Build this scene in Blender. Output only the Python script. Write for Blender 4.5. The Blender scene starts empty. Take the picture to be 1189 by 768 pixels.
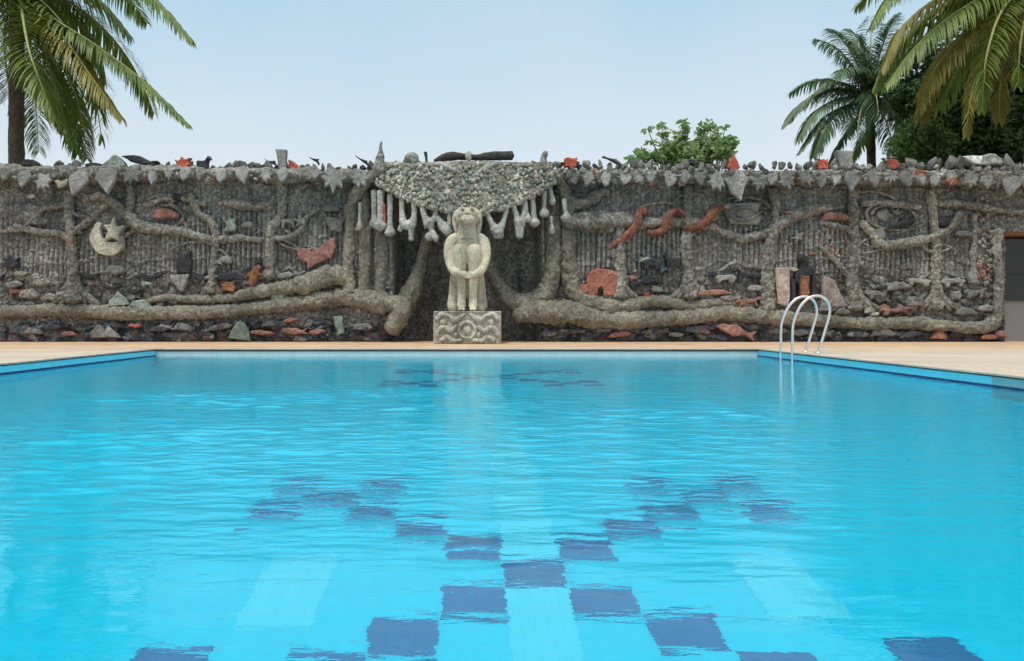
import bpy, bmesh, math, random
import numpy as np
from mathutils import Vector, Matrix
random.seed(7); RNG = np.random.RandomState(7)
S = bpy.context.scene; COL = S.collection
PI = math.pi
# ------------------------------------------------------------------ camera constants
F = 945.0; VX, VY = 545.0, 370.0; CAMH = 0.53
WY = 18.5                                   # wall front plane
def at(px, py, Y=WY): return Vector(((px - VX) / F * Y, Y, CAMH - (py - VY) / F * Y))
def X(px, Y=WY): return (px - VX) / F * Y
def Z(py, Y=WY): return CAMH - (py - VY) / F * Y
K = WY / F
# ------------------------------------------------------------------ noise
def _h(ix, iy, iz, s=0):
    n = (ix * 374761393 + iy * 668265263 + iz * 2147483647 + s * 974634777).astype(np.int64)
    n = (n ^ (n >> 13)) * 1274126177
    n = n & 0x7fffffffffff
    n = n ^ (n >> 16)
    return (n & 0xffffff) / float(0xffffff)
def vnoise(x, y, z, s=0):
    x = np.asarray(x, float); y = np.asarray(y, float) + 0 * x; z = np.asarray(z, float) + 0 * x
    ix, iy, iz = np.floor(x).astype(np.int64), np.floor(y).astype(np.int64), np.floor(z).astype(np.int64)
    fx, fy, fz = x - ix, y - iy, z - iz
    fx, fy, fz = [f * f * (3 - 2 * f) for f in (fx, fy, fz)]
    r = 0
    for a in (0, 1):
        for b in (0, 1):
            for c in (0, 1):
                w = (fx if a else 1 - fx) * (fy if b else 1 - fy) * (fz if c else 1 - fz)
                r = r + w * _h(ix + a, iy + b, iz + c, s)
    return r * 2 - 1
def fbm(x, y, z, o=4, s=0):
    r = 0; a = .5
    for i in range(o):
        f = 2.03 ** i
        r = r + a * vnoise(np.asarray(x) * f, np.asarray(y) * f, np.asarray(z) * f, s + i); a *= .5
    return r
def voro(x, z, s=0):                        # rounded pebbles: 1 in the middle of a cell, 0 at its edge
    ix, iz = np.floor(x).astype(np.int64), np.floor(z).astype(np.int64)
    d1 = np.full(x.shape, 9.); d2 = np.full(x.shape, 9.)
    for a in (-1, 0, 1):
        for b in (-1, 0, 1):
            cx = ix + a + .1 + .8 * _h(ix + a, iz + b, 0 * ix, s); cz = iz + b + .1 + .8 * _h(ix + a, iz + b, 0 * ix + 5, s)
            d = np.hypot(x - cx, z - cz)
            n1 = np.minimum(d1, d); d2 = np.minimum(np.maximum(d1, d), d2); d1 = n1
    return np.clip((d2 - d1) * 1.6, 0, 1)
def sstep(a, b, x): t = np.clip((x - a) / (b - a), 0, 1); return t * t * (3 - 2 * t)
# ------------------------------------------------------------------ materials
def mat(name, base=(.5, .5, .5), rough=.8, metal=0.):
    m = bpy.data.materials.new(name); m.use_nodes = True
    b = m.node_tree.nodes['Principled BSDF']
    b.inputs['Base Color'].default_value = (*base, 1); b.inputs['Roughness'].default_value = rough; b.inputs['Metallic'].default_value = metal
    return m
class NT:
    def __init__(s, m): s.t = m.node_tree; s.n = s.t.nodes; s.b = s.n['Principled BSDF']; s.tc = s.n.new('ShaderNodeTexCoord')
    def add(s, ty, **kw):
        n = s.n.new(ty)
        for k, v in kw.items(): setattr(n, k, v)
        return n
    def link(s, a, b): s.t.links.new(a, b)
    def geo(s): return s.add('ShaderNodeNewGeometry').outputs['Position']
    def noise(s, co, sc, det=4, rough=.6):
        n = s.add('ShaderNodeTexNoise'); n.inputs['Scale'].default_value = sc; n.inputs['Detail'].default_value = det; n.inputs['Roughness'].default_value = rough
        s.link(co, n.inputs['Vector']); return n
    def vor(s, co, sc, feat='F1'):
        n = s.add('ShaderNodeTexVoronoi', feature=feat); n.inputs['Scale'].default_value = sc; s.link(co, n.inputs['Vector']); return n
    def ramp(s, fac, stops, interp='LINEAR'):
        n = s.add('ShaderNodeValToRGB'); n.color_ramp.interpolation = interp
        e = n.color_ramp.elements
        while len(e) < len(stops): e.new(.5)
        for i, (p, c) in enumerate(stops): e[i].position = p; e[i].color = (*c, 1) if len(c) == 3 else c
        s.link(fac, n.inputs['Fac']); return n.outputs['Color']
    def mix(s, fac, a, b, mode='MIX'):
        n = s.add('ShaderNodeMix', data_type='RGBA', blend_type=mode)
        for i, v in ((0, fac), (6, a), (7, b)):
            if isinstance(v, (int, float)): n.inputs[i].default_value = v
            elif isinstance(v, tuple): n.inputs[i].default_value = (*v, 1)
            else: s.link(v, n.inputs[i])
        return n.outputs[2]
    def math(s, op, a, b=0.):
        n = s.add('ShaderNodeMath', operation=op)
        for i, v in enumerate((a, b)):
            if isinstance(v, (int, float)): n.inputs[i].default_value = v
            else: s.link(v, n.inputs[i])
        return n.outputs[0]
    def bump(s, h, strength, dist, prev=None):
        n = s.add('ShaderNodeBump'); n.inputs['Strength'].default_value = strength; n.inputs['Distance'].default_value = dist
        s.link(h, n.inputs['Height'])
        if prev is not None: s.link(prev, n.inputs['Normal'])
        s.link(n.outputs[0], s.b.inputs['Normal']); return n.outputs[0]
def stone(name, cols, cell=9., nsc=3., bump=.6, cellmix=.6, rough=.92, dist=.02, grain=1.):
    """rough cemented stone: cell colours from COLS, mottling, pebble and grain bump, in world/object space"""
    m = mat(name, cols[0], rough); t = NT(m); co = t.tc.outputs['Object']
    wn = t.noise(co, nsc * 2, 3)
    wa = t.add('ShaderNodeVectorMath', operation='ADD'); ws = t.add('ShaderNodeVectorMath', operation='SCALE'); ws.inputs['Scale'].default_value = .12
    t.link(wn.outputs['Color'], ws.inputs[0]); t.link(co, wa.inputs[0]); t.link(ws.outputs[0], wa.inputs[1]); cw = wa.outputs[0]
    v = t.vor(cw, cell)
    sep = t.add('ShaderNodeSeparateColor'); t.link(v.outputs['Color'], sep.inputs[0])
    n = len(cols)
    c1 = t.ramp(sep.outputs[0], [(i / n, c) for i, c in enumerate(cols)], 'CONSTANT')
    n1 = t.noise(co, nsc, 6, .65)
    c2 = t.ramp(n1.outputs['Fac'], [(.3, tuple(x * .65 for x in cols[0])), (.7, tuple(min(1, x * 1.25) for x in cols[0]))])
    c = t.mix(cellmix, c2, c1)
    n2 = t.noise(co, 45, 4, .7); n3 = t.noise(co, 15, 4, .7)
    g = t.ramp(t.math('ADD', t.math('MULTIPLY', n2.outputs['Fac'], .5), t.math('MULTIPLY', n3.outputs['Fac'], .5)), [(.34, (.42, .42, .41)), (.5, (.95, .95, .95)), (.66, (1.65, 1.63, 1.58))])
    c = t.mix(grain, c, g, 'MULTIPLY')
    mp = t.add('ShaderNodeMapping'); mp.inputs['Scale'].default_value = (1.4, 1.4, .35); t.link(co, mp.inputs[0]); st = t.noise(mp.outputs[0], 1.1, 5, .65)
    c = t.mix(1., c, t.ramp(st.outputs['Fac'], [(.36, (.62, .64, .62)), (.52, (1., 1., 1.)), (.66, (1.22, 1.2, 1.15))]), 'MULTIPLY'); t.link(c, t.b.inputs['Base Color'])
    ve = t.vor(cw, cell * 1.7)
    b1 = t.bump(t.math('MULTIPLY', ve.outputs['Distance'], -1.), bump, dist * 1.5)
    t.bump(n2.outputs['Fac'], bump, dist, b1)
    return m
M = {}
M['wall'] = stone('wall_render', [(.255, .247, .225), (.155, .15, .14), (.36, .35, .32), (.12, .118, .112), (.30, .292, .265), (.22, .216, .20), (.47, .455, .425)], 17, 1.3, .8, .6)
M['base'] = stone('base_rock', [(.085, .09, .10), (.05, .065, .09), (.15, .15, .15), (.03, .035, .045), (.24, .235, .22), (.16, .085, .07)], 6, 2, .7)
M['slate'] = stone('blue_grey_rock', [(.10, .12, .15), (.14, .16, .18), (.07, .085, .115)], 5, 4, .6, .5)
M['root'] = stone('stucco_root', [(.28, .265, .21), (.17, .16, .13), (.34, .32, .26), (.13, .125, .105), (.28, .265, .225), (.38, .36, .29)], 24, 1.6, .9, .42)
M['trunkst'] = stone('stucco_trunk', [(.26, .25, .22), (.17, .165, .145), (.38, .365, .32), (.13, .125, .115), (.31, .295, .26), (.44, .42, .37)], 20, 2, .9)
M['cornice'] = stone('cornice_stone', [(.25, .245, .215), (.17, .168, .15), (.33, .32, .285), (.12, .118, .11), (.27, .24, .20), (.38, .37, .33)], 12, 2, .8)
M['grey'] = stone('grey_slab', [(.27, .27, .255), (.22, .22, .21), (.31, .305, .29)], 6, 4, .5, .4)
M['grey_d'] = stone('grey_slab_dull', [(.18, .178, .165), (.13, .13, .122), (.23, .225, .205)], 8, 4, .6, .5)
M['green'] = stone('greenish_slab', [(.22, .27, .235), (.19, .24, .22), (.26, .30, .255)], 4, 4, .4, .3)
M['cream'] = stone('cream_stone', [(.46, .44, .35), (.38, .36, .29), (.52, .50, .41)], 5, 5, .3, .3)
M['red'] = stone('red_brick_stone', [(.33, .13, .09), (.25, .10, .075), (.40, .18, .13)], 6, 5, .5, .4)
M['redv'] = stone('bright_red_stone', [(.42, .09, .055), (.30, .07, .045), (.46, .13, .085)], 7, 5, .4, .4)
M['pinkred'] = stone('pinkish_red_plaster', [(.28, .14, .115), (.21, .10, .085), (.34, .19, .155)], 7, 5, .5, .4)
M['pink'] = stone('pink_plaster', [(.38, .31, .28), (.29, .24, .22), (.44, .37, .335)], 8, 5, .4, .4)
M['orange'] = stone('orange_plaster', [(.36, .15, .08), (.28, .11, .06), (.16, .08, .06)], 9, 5, .5, .5)
M['dark'] = stone('dark_stone', [(.035, .038, .045), (.025, .028, .035), (.05, .05, .055)], 9, 5, .4, .4)
M['log'] = stone('charred_log', [(.05, .048, .045), (.035, .033, .032), (.08, .07, .06)], 9, 5, .8, .4)
M['snake'] = stone('snake_red', [(.26, .095, .06), (.13, .06, .045), (.36, .14, .085), (.18, .12, .09)], 16, 5, .9, .6)
M['canopy'] = stone('canopy_shell', [(.33, .31, .25), (.24, .225, .18), (.40, .38, .31)], 20, 3, .7, .5)
M['knob'] = stone('pale_knob', [(.47, .445, .36), (.40, .38, .31), (.56, .535, .46)], 20, 3, .4, .5)
M['pendant'] = stone('pendant_stone', [(.41, .405, .37), (.34, .335, .31), (.47, .46, .42)], 12, 4, .5, .4)
M['ped'] = stone('pedestal_stone', [(.46, .445, .375), (.40, .385, .325), (.51, .49, .42)], 12, 4, .6, .4)
M['statue'] = stone('statue_stone', [(.52, .475, .365), (.48, .435, .335), (.55, .505, .395)], 6, 2, .35, .3, grain=.75)
M['eye'] = mat('eye_dark', (.09, .085, .07), .8)
M['white'] = stone('white_stone', [(.60, .60, .58), (.52, .52, .50), (.65, .64, .62)], 5, 5, .3, .3)

def deck_material():
    m = mat('sandstone_deck', (.6, .5, .4), .75); t = NT(m); p = t.geo()
    sep = t.add('ShaderNodeSeparateXYZ'); t.link(p, sep.inputs[0])
    n = t.noise(p, .9, 5); nf = t.noise(p, 9, 5, .7); nn = t.noise(p, 3.5, 4)
    cream = t.ramp(nf.outputs['Fac'], [(.25, (.42, .355, .28)), (.75, (.56, .50, .41))])
    tan = t.ramp(nn.outputs['Fac'], [(.3, (.50, .27, .14)), (.52, (.57, .40, .25)), (.72, (.60, .49, .37))])
    k = t.math('ADD', sep.outputs[1], t.math('MULTIPLY', t.math('SUBTRACT', n.outputs['Fac'], .5), 4.))
    k = t.math('ADD', k, t.math('MULTIPLY', t.math('ABSOLUTE', sep.outputs[0]), .10))
    f = t.ramp(t.math('DIVIDE', k, 22.), [(.60, (0, 0, 0)), (.76, (1, 1, 1))])
    c = t.mix(f, cream, tan)
    br = t.add('ShaderNodeTexBrick'); br.offset = .5; br.inputs['Scale'].default_value = 1; br.inputs['Mortar Size'].default_value = .006
    br.inputs['Brick Width'].default_value = .9; br.inputs['Row Height'].default_value = .6
    br.inputs['Color1'].default_value = (1.06, 1.04, 1, 1); br.inputs['Color2'].default_value = (.86, .85, .83, 1); br.inputs['Mortar'].default_value = (.55, .5, .45, 1)
    t.link(p, br.inputs['Vector'])
    c = t.mix(1., c, br.outputs['Color'], 'MULTIPLY'); t.link(c, t.b.inputs['Base Color'])
    t.bump(nf.outputs['Fac'], .3, .01); return m
M['deck'] = deck_material()
def tile_material(name, c1, c2, sc=1., mort=None, rough=.25):
    m = mat(name, c1, rough); t = NT(m); p = t.geo()
    # mosaic tiles, 5 cm, each a little different
    v = t.add('ShaderNodeTexVoronoi'); v.distance = 'CHEBYCHEV'; v.inputs['Scale'].default_value = 20 * sc; v.inputs['Randomness'].default_value = 0
    t.link(p, v.inputs['Vector'])
    sep = t.add('ShaderNodeSeparateColor'); t.link(v.outputs['Color'], sep.inputs[0])
    n = t.noise(p, .6, 3)
    c = t.mix(t.math('ADD', t.math('MULTIPLY', sep.outputs[0], .45), t.math('MULTIPLY', n.outputs['Fac'], .55)), c1, c2)
    g = t.math('GREATER_THAN', v.outputs['Distance'], .47)
    c = t.mix(t.math('MULTIPLY', g, .5), c, mort or tuple(x * .8 for x in c1)); t.link(c, t.b.inputs['Base Color']); return m
M['floor_tile'] = tile_material('pool_floor_mosaic', (.002, .655, .89), (.008, .735, .96), 1., (.06, .66, .88))
M['floor_pale'] = tile_material('pale_lane_mosaic', (.08, .76, .95), (.11, .80, .97))
M['dark_tile'] = tile_material('dark_blue_mosaic', (.035, .165, .36), (.055, .21, .43))
M['side_tile'] = tile_material('pool_side_mosaic', (.12, .66, .82), (.18, .74, .88), 1., (.3, .7, .76))
M['side_grey'] = tile_material('pool_side_grey_tile', (.22, .44, .48), (.30, .50, .52))
M['lip'] = tile_material('pale_gutter_tile', (.48, .52, .50), (.60, .62, .58), .5)
M['band'] = tile_material('dark_band_tile', (.015, .035, .12), (.02, .06, .18))

def water_material():
    m = bpy.data.materials.new('pool_water'); m.use_nodes = True; t = m.node_tree; t.nodes.clear()
    o = t.nodes.new('ShaderNodeOutputMaterial'); g = t.nodes.new('ShaderNodeBsdfGlass')
    g.inputs['IOR'].default_value = 1.333; g.inputs['Roughness'].default_value = 0.0; g.inputs['Color'].default_value = (.85, .99, 1, 1)
    ge = t.nodes.new('ShaderNodeNewGeometry'); mp = t.nodes.new('ShaderNodeMapping'); mp.inputs['Scale'].default_value = (.55, 1.5, 1)
    t.links.new(ge.outputs['Position'], mp.inputs[0])
    n = t.nodes.new('ShaderNodeTexNoise'); n.inputs['Scale'].default_value = 17; n.inputs['Detail'].default_value = 3
    t.links.new(mp.outputs[0], n.inputs['Vector'])
    b = t.nodes.new('ShaderNodeBump'); b.inputs['Strength'].default_value = .22; sx = t.nodes.new('ShaderNodeSeparateXYZ'); t.links.new(ge.outputs['Position'], sx.inputs[0]); mr = t.nodes.new('ShaderNodeMapRange'); mr.inputs[1].default_value = 2.0; mr.inputs[2].default_value = 3.2; mr.inputs[3].default_value = .16; mr.inputs[4].default_value = .72; m2 = t.nodes.new('ShaderNodeMapRange'); m2.inputs[1].default_value = 4.5; m2.inputs[2].default_value = 8.; m2.inputs[3].default_value = 1; m2.inputs[4].default_value = .35; t.links.new(sx.outputs[1], mr.inputs[0]); t.links.new(sx.outputs[1], m2.inputs[0]); mm = t.nodes.new('ShaderNodeMath'); mm.operation = 'MULTIPLY'; t.links.new(mr.outputs[0], mm.inputs[0]); t.links.new(m2.outputs[0], mm.inputs[1]); t.links.new(mm.outputs[0], b.inputs['Strength']); b.inputs['Distance'].default_value = .01
    t.links.new(n.outputs['Fac'], b.inputs['Height']); t.links.new(b.outputs[0], g.inputs['Normal'])
    t.links.new(g.outputs[0], o.inputs['Surface']); return m
M['water'] = water_material()
def leaf_material(name, c1, c2, tr=.35, sc=1.5):
    m = mat(name, c1, .5); t = NT(m); co = t.geo()
    n = t.noise(co, sc, 3); n2 = t.noise(co, 14, 2)
    f = t.math('ADD', t.math('MULTIPLY', n.outputs['Fac'], .6), t.math('MULTIPLY', n2.outputs['Fac'], .4))
    c = t.ramp(f, [(.35, c1), (.65, c2)]); t.link(c, t.b.inputs['Base Color'])
    tl = t.add('ShaderNodeBsdfTranslucent'); t.link(c, tl.inputs['Color'])
    mx = t.add('ShaderNodeMixShader'); mx.inputs[0].default_value = tr
    t.link(t.b.outputs[0], mx.inputs[1]); t.link(tl.outputs[0], mx.inputs[2]); t.link(mx.outputs[0], t.n['Material Output'].inputs['Surface']); return m
M['palm'] = leaf_material('palm_leaf', (.085, .15, .035), (.25, .33, .06))
M['palm_blue'] = leaf_material('palm_leaf_fresh', (.06, .13, .06), (.15, .25, .12))
M['palm_yel'] = leaf_material('palm_leaf_yellowing', (.18, .18, .03), (.36, .29, .06))
M['rachis'] = mat('palm_midrib', (.28, .28, .10), .6)
M['bark'] = stone('palm_bark', [(.13, .10, .075), (.10, .08, .06), (.17, .14, .11)], 6, 3, .8, .4)
M['dleaf'] = leaf_material('dark_tree_leaf', (.02, .05, .016), (.07, .135, .035), .25)
M['mleaf'] = leaf_material('mid_tree_leaf', (.06, .13, .035), (.15, .24, .06), .35)
M['bleaf'] = leaf_material('bright_shrub_leaf', (.14, .27, .08), (.34, .46, .20), .55)
M['steel'] = mat('polished_steel', (.72, .72, .70), .22, .9)
M['plastic'] = mat('ladder_step_plastic', (.75, .78, .78), .4)
M['door'] = mat('door_panel_grey', (.20, .20, .20), .5); M['doorglass'] = mat('door_dark_glass', (.012, .014, .015), .08)
M['doorframe'] = mat('door_frame_dark', (.03, .03, .032), .5); M['lintel'] = stone('wood_lintel', [(.20, .09, .04), (.16, .07, .03)], 6, 5, .4)
M['plinthdark'] = mat('room_dark', (.05, .05, .05), .9)
def ground_material():
    m = mat('dry_ground', (.12, .11, .07), .95); t = NT(m); p = t.geo(); n = t.noise(p, .4, 6)
    t.link(t.ramp(n.outputs['Fac'], [(.35, (.05, .08, .025)), (.65, (.17, .14, .09))]), t.b.inputs['Base Color']); return m
M['ground'] = ground_material(); M['coping_shade'] = mat('painted_coping_shadow', (.09, .07, .055), .9)
# ------------------------------------------------------------------ object helpers
def put(o, label=None, cat=None, group=None, kind=None):
    if label: o['label'] = label
    if cat: o['category'] = cat
    if group: o['group'] = group
    if kind: o['kind'] = kind
    return o
def empty(name, loc, label, cat, group=None):
    o = bpy.data.objects.new(name, None); COL.objects.link(o); o.location = loc; o.empty_display_size = .2
    return put(o, label, cat, group)
def link_mesh(name, V, Fc, m, parent=None, origin=None, smooth=True, mi=None, label=None):
    """V in world coordinates; origin: where the object's origin goes (or the parent's)"""
    V = np.asarray(V, float).reshape(-1, 3)
    P = Vector((0, 0, 0)); q = parent
    while q is not None: P = P + Vector(q.location); q = q.parent
    org = Vector(origin) if origin is not None else (P if parent is not None else Vector((0, 0, 0)))
    me = bpy.data.meshes.new(name)
    me.from_pydata((V - np.array(org)).tolist(), [], Fc)
    for x in (m if isinstance(m, (list, tuple)) else [m]): me.materials.append(x)
    if mi is not None: me.polygons.foreach_set('material_index', np.asarray(mi, dtype=np.int32))
    me.polygons.foreach_set('use_smooth', [smooth] * len(me.polygons)); me.update()
    o = bpy.data.objects.new(name, me); COL.objects.link(o)
    if parent is not None: o.parent = parent; o.location = org - P
    else: o.location = org
    if label: o['label'] = label
    return o
class MB:
    def __init__(s): s.V = []; s.F = []; s.mi = []; s.n = 0
    def add(s, V, Fc, mi=0):
        V = np.asarray(V, float).reshape(-1, 3); s.V.append(V); k = s.n
        s.F += [tuple(int(i) + k for i in f) for f in Fc]; s.mi += [mi] * len(Fc); s.n += len(V); return s
    def box(s, x0, x1, y0, y1, z0, z1, mi=0):
        v = [(x, y, z) for z in (z0, z1) for y in (y0, y1) for x in (x0, x1)]
        return s.add(v, [(0, 2, 3, 1), (4, 5, 7, 6), (0, 1, 5, 4), (2, 6, 7, 3), (0, 4, 6, 2), (1, 3, 7, 5)], mi)
    def build(s, name, m, parent=None, origin=None, smooth=True, label=None):
        return link_mesh(name, np.concatenate(s.V), s.F, m, parent, origin, smooth, s.mi, label)
def catmull(P, step):
    P = [np.array(p, float) for p in P]
    P = [2 * P[0] - P[1]] + P + [2 * P[-1] - P[-2]]; out = []
    for i in range(1, len(P) - 2):
        a, b, c, d = P[i - 1:i + 3]; n = max(1, int(np.linalg.norm((c - b)[:3]) / step))
        for k in range(n):
            t = k / n; out.append(.5 * ((2 * b) + (c - a) * t + (2 * a - 5 * b + 4 * c - d) * t * t + (3 * b - a - 3 * c + d) * t ** 3))
    out.append(P[-2]); return np.array(out)
def tube_data(P, step=.06, seg=14, amp=.15, fr=5., amp2=.05, fr2=18., seed=0):
    """P: list of (x, y, z, r); lumpy closed tube"""
    Q = catmull(P, step); C = Q[:, :3]; R = np.maximum(Q[:, 3], .004); n = len(C)
    T = np.gradient(C, axis=0); T /= np.linalg.norm(T, axis=1)[:, None] + 1e-9
    up = np.array([0, 1, 0.]) if abs(T[0][1]) < .9 else np.array([1, 0, 0.])
    U = np.zeros_like(C); u = up - T[0] * up.dot(T[0]); u /= np.linalg.norm(u)
    for i in range(n):
        u = u - T[i] * u.dot(T[i]); u /= np.linalg.norm(u) + 1e-9; U[i] = u
    W = np.cross(T, U); a = np.arange(seg) * 2 * PI / seg
    D = U[:, None] * np.cos(a)[None, :, None] + W[:, None] * np.sin(a)[None, :, None]
    V = C[:, None] + D * R[:, None, None]
    if amp or amp2:
        k = 1 + amp * fbm(V[..., 0] * fr, V[..., 1] * fr, V[..., 2] * fr, 2, seed) * 2 + amp2 * vnoise(V[..., 0] * fr2, V[..., 1] * fr2, V[..., 2] * fr2, seed + 9) * 2
        V = C[:, None] + D * (R[:, None] * k)[..., None]
    V = V.reshape(-1, 3).tolist(); Fc = []
    for i in range(n - 1):
        for j in range(seg):
            b = (j + 1) % seg; Fc.append((i * seg + j, i * seg + b, (i + 1) * seg + b, (i + 1) * seg + j))
    V += [(C[0] - T[0] * R[0] * .5).tolist(), (C[-1] + T[-1] * R[-1] * .5).tolist()]; e = n * seg
    for j in range(seg):
        b = (j + 1) % seg; Fc.append((e, b, j)); Fc.append((e + 1, (n - 1) * seg + j, (n - 1) * seg + b))
    return np.array(V), Fc
_ico = {}
def ico(sub):
    if sub not in _ico:
        bm = bmesh.new(); bmesh.ops.create_icosphere(bm, subdivisions=sub, radius=1); bm.verts.index_update()
        _ico[sub] = (np.array([v.co[:] for v in bm.verts]), [tuple(v.index for v in f.verts) for f in bm.faces]); bm.free()
    return _ico[sub]
def blob(c, r, sub=2, amp=.2, fr=1.5, seed=0, rot=0.):
    V, Fc = ico(sub); V = V * (1 + amp * fbm(V[:, 0] * fr + seed * 3.7, V[:, 1] * fr, V[:, 2] * fr, 3, seed)[:, None] * 2)
    V = V * np.array(r if hasattr(r, '__len__') else (r, r, r))
    if rot: c_, s_ = math.cos(rot), math.sin(rot); V = np.stack([V[:, 0] * c_ - V[:, 2] * s_, V[:, 1], V[:, 0] * s_ + V[:, 2] * c_], 1)
    return V + np.array(c), Fc
def shard(rnd, n=13):
    bm = bmesh.new()
    for i in range(n):
        v = Vector((rnd.gauss(0, 1), rnd.gauss(0, 1), rnd.gauss(0, 1))).normalized() * rnd.uniform(.75, 1.05); bm.verts.new(v)
    r = bmesh.ops.convex_hull(bm, input=bm.verts)
    bmesh.ops.delete(bm, geom=[v for v in bm.verts if not v.link_faces], context='VERTS')
    bmesh.ops.bevel(bm, geom=bm.edges[:], offset=.07, segments=1, affect='EDGES')
    bm.verts.index_update(); V = np.array([v.co[:] for v in bm.verts]); Fc = [tuple(v.index for v in f.verts) for f in bm.faces]; bm.free(); return V, Fc
_rnd = random.Random(3); SH = [shard(_rnd) for _ in range(10)]
def xf(V, c, s, rot=(0, 0, 0)):
    R = np.array(Matrix.Rotation(rot[2], 3, 'Z') @ Matrix.Rotation(rot[1], 3, 'Y') @ Matrix.Rotation(rot[0], 3, 'X'))
    return (V * np.array(s)) @ R.T + np.array(c)
def slab_data(outline, bev=.012, th=.08, rough=.006, seed=0):
    """outline [(x, z)] metres; a bevelled, slightly domed plate whose back lies at y = 0 and front at y = -th"""
    bm = bmesh.new(); vs = [bm.verts.new((x, 0, z)) for x, z in outline]; f = bm.faces.new(vs); f.normal_update()
    if f.normal.y > 0: f.normal_flip()
    g = bmesh.ops.extrude_face_region(bm, geom=[f]); nv = [v for v in g['geom'] if isinstance(v, bmesh.types.BMVert)]
    for v in nv: v.co.y -= th
    nf = [q for q in g['geom'] if isinstance(q, bmesh.types.BMFace)]
    bmesh.ops.inset_region(bm, faces=nf, thickness=bev, depth=0)
    for q in nf:
        for v in q.verts: v.co.y -= bev * .8
    bmesh.ops.triangulate(bm, faces=[q for q in bm.faces if len(q.verts) > 4])
    bmesh.ops.subdivide_edges(bm, edges=bm.edges[:], cuts=1, use_grid_fill=True)
    bmesh.ops.recalc_face_normals(bm, faces=bm.faces[:])
    bm.verts.index_update(); V = np.array([v.co[:] for v in bm.verts]); Fc = [tuple(v.index for v in q.verts) for q in bm.faces]; bm.free()
    V += rough * np.stack([vnoise(V[:, 0] * 9, V[:, 1] * 9, V[:, 2] * 9, seed + i) for i in range(3)], 1) * 1.5
    return V, Fc
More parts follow.
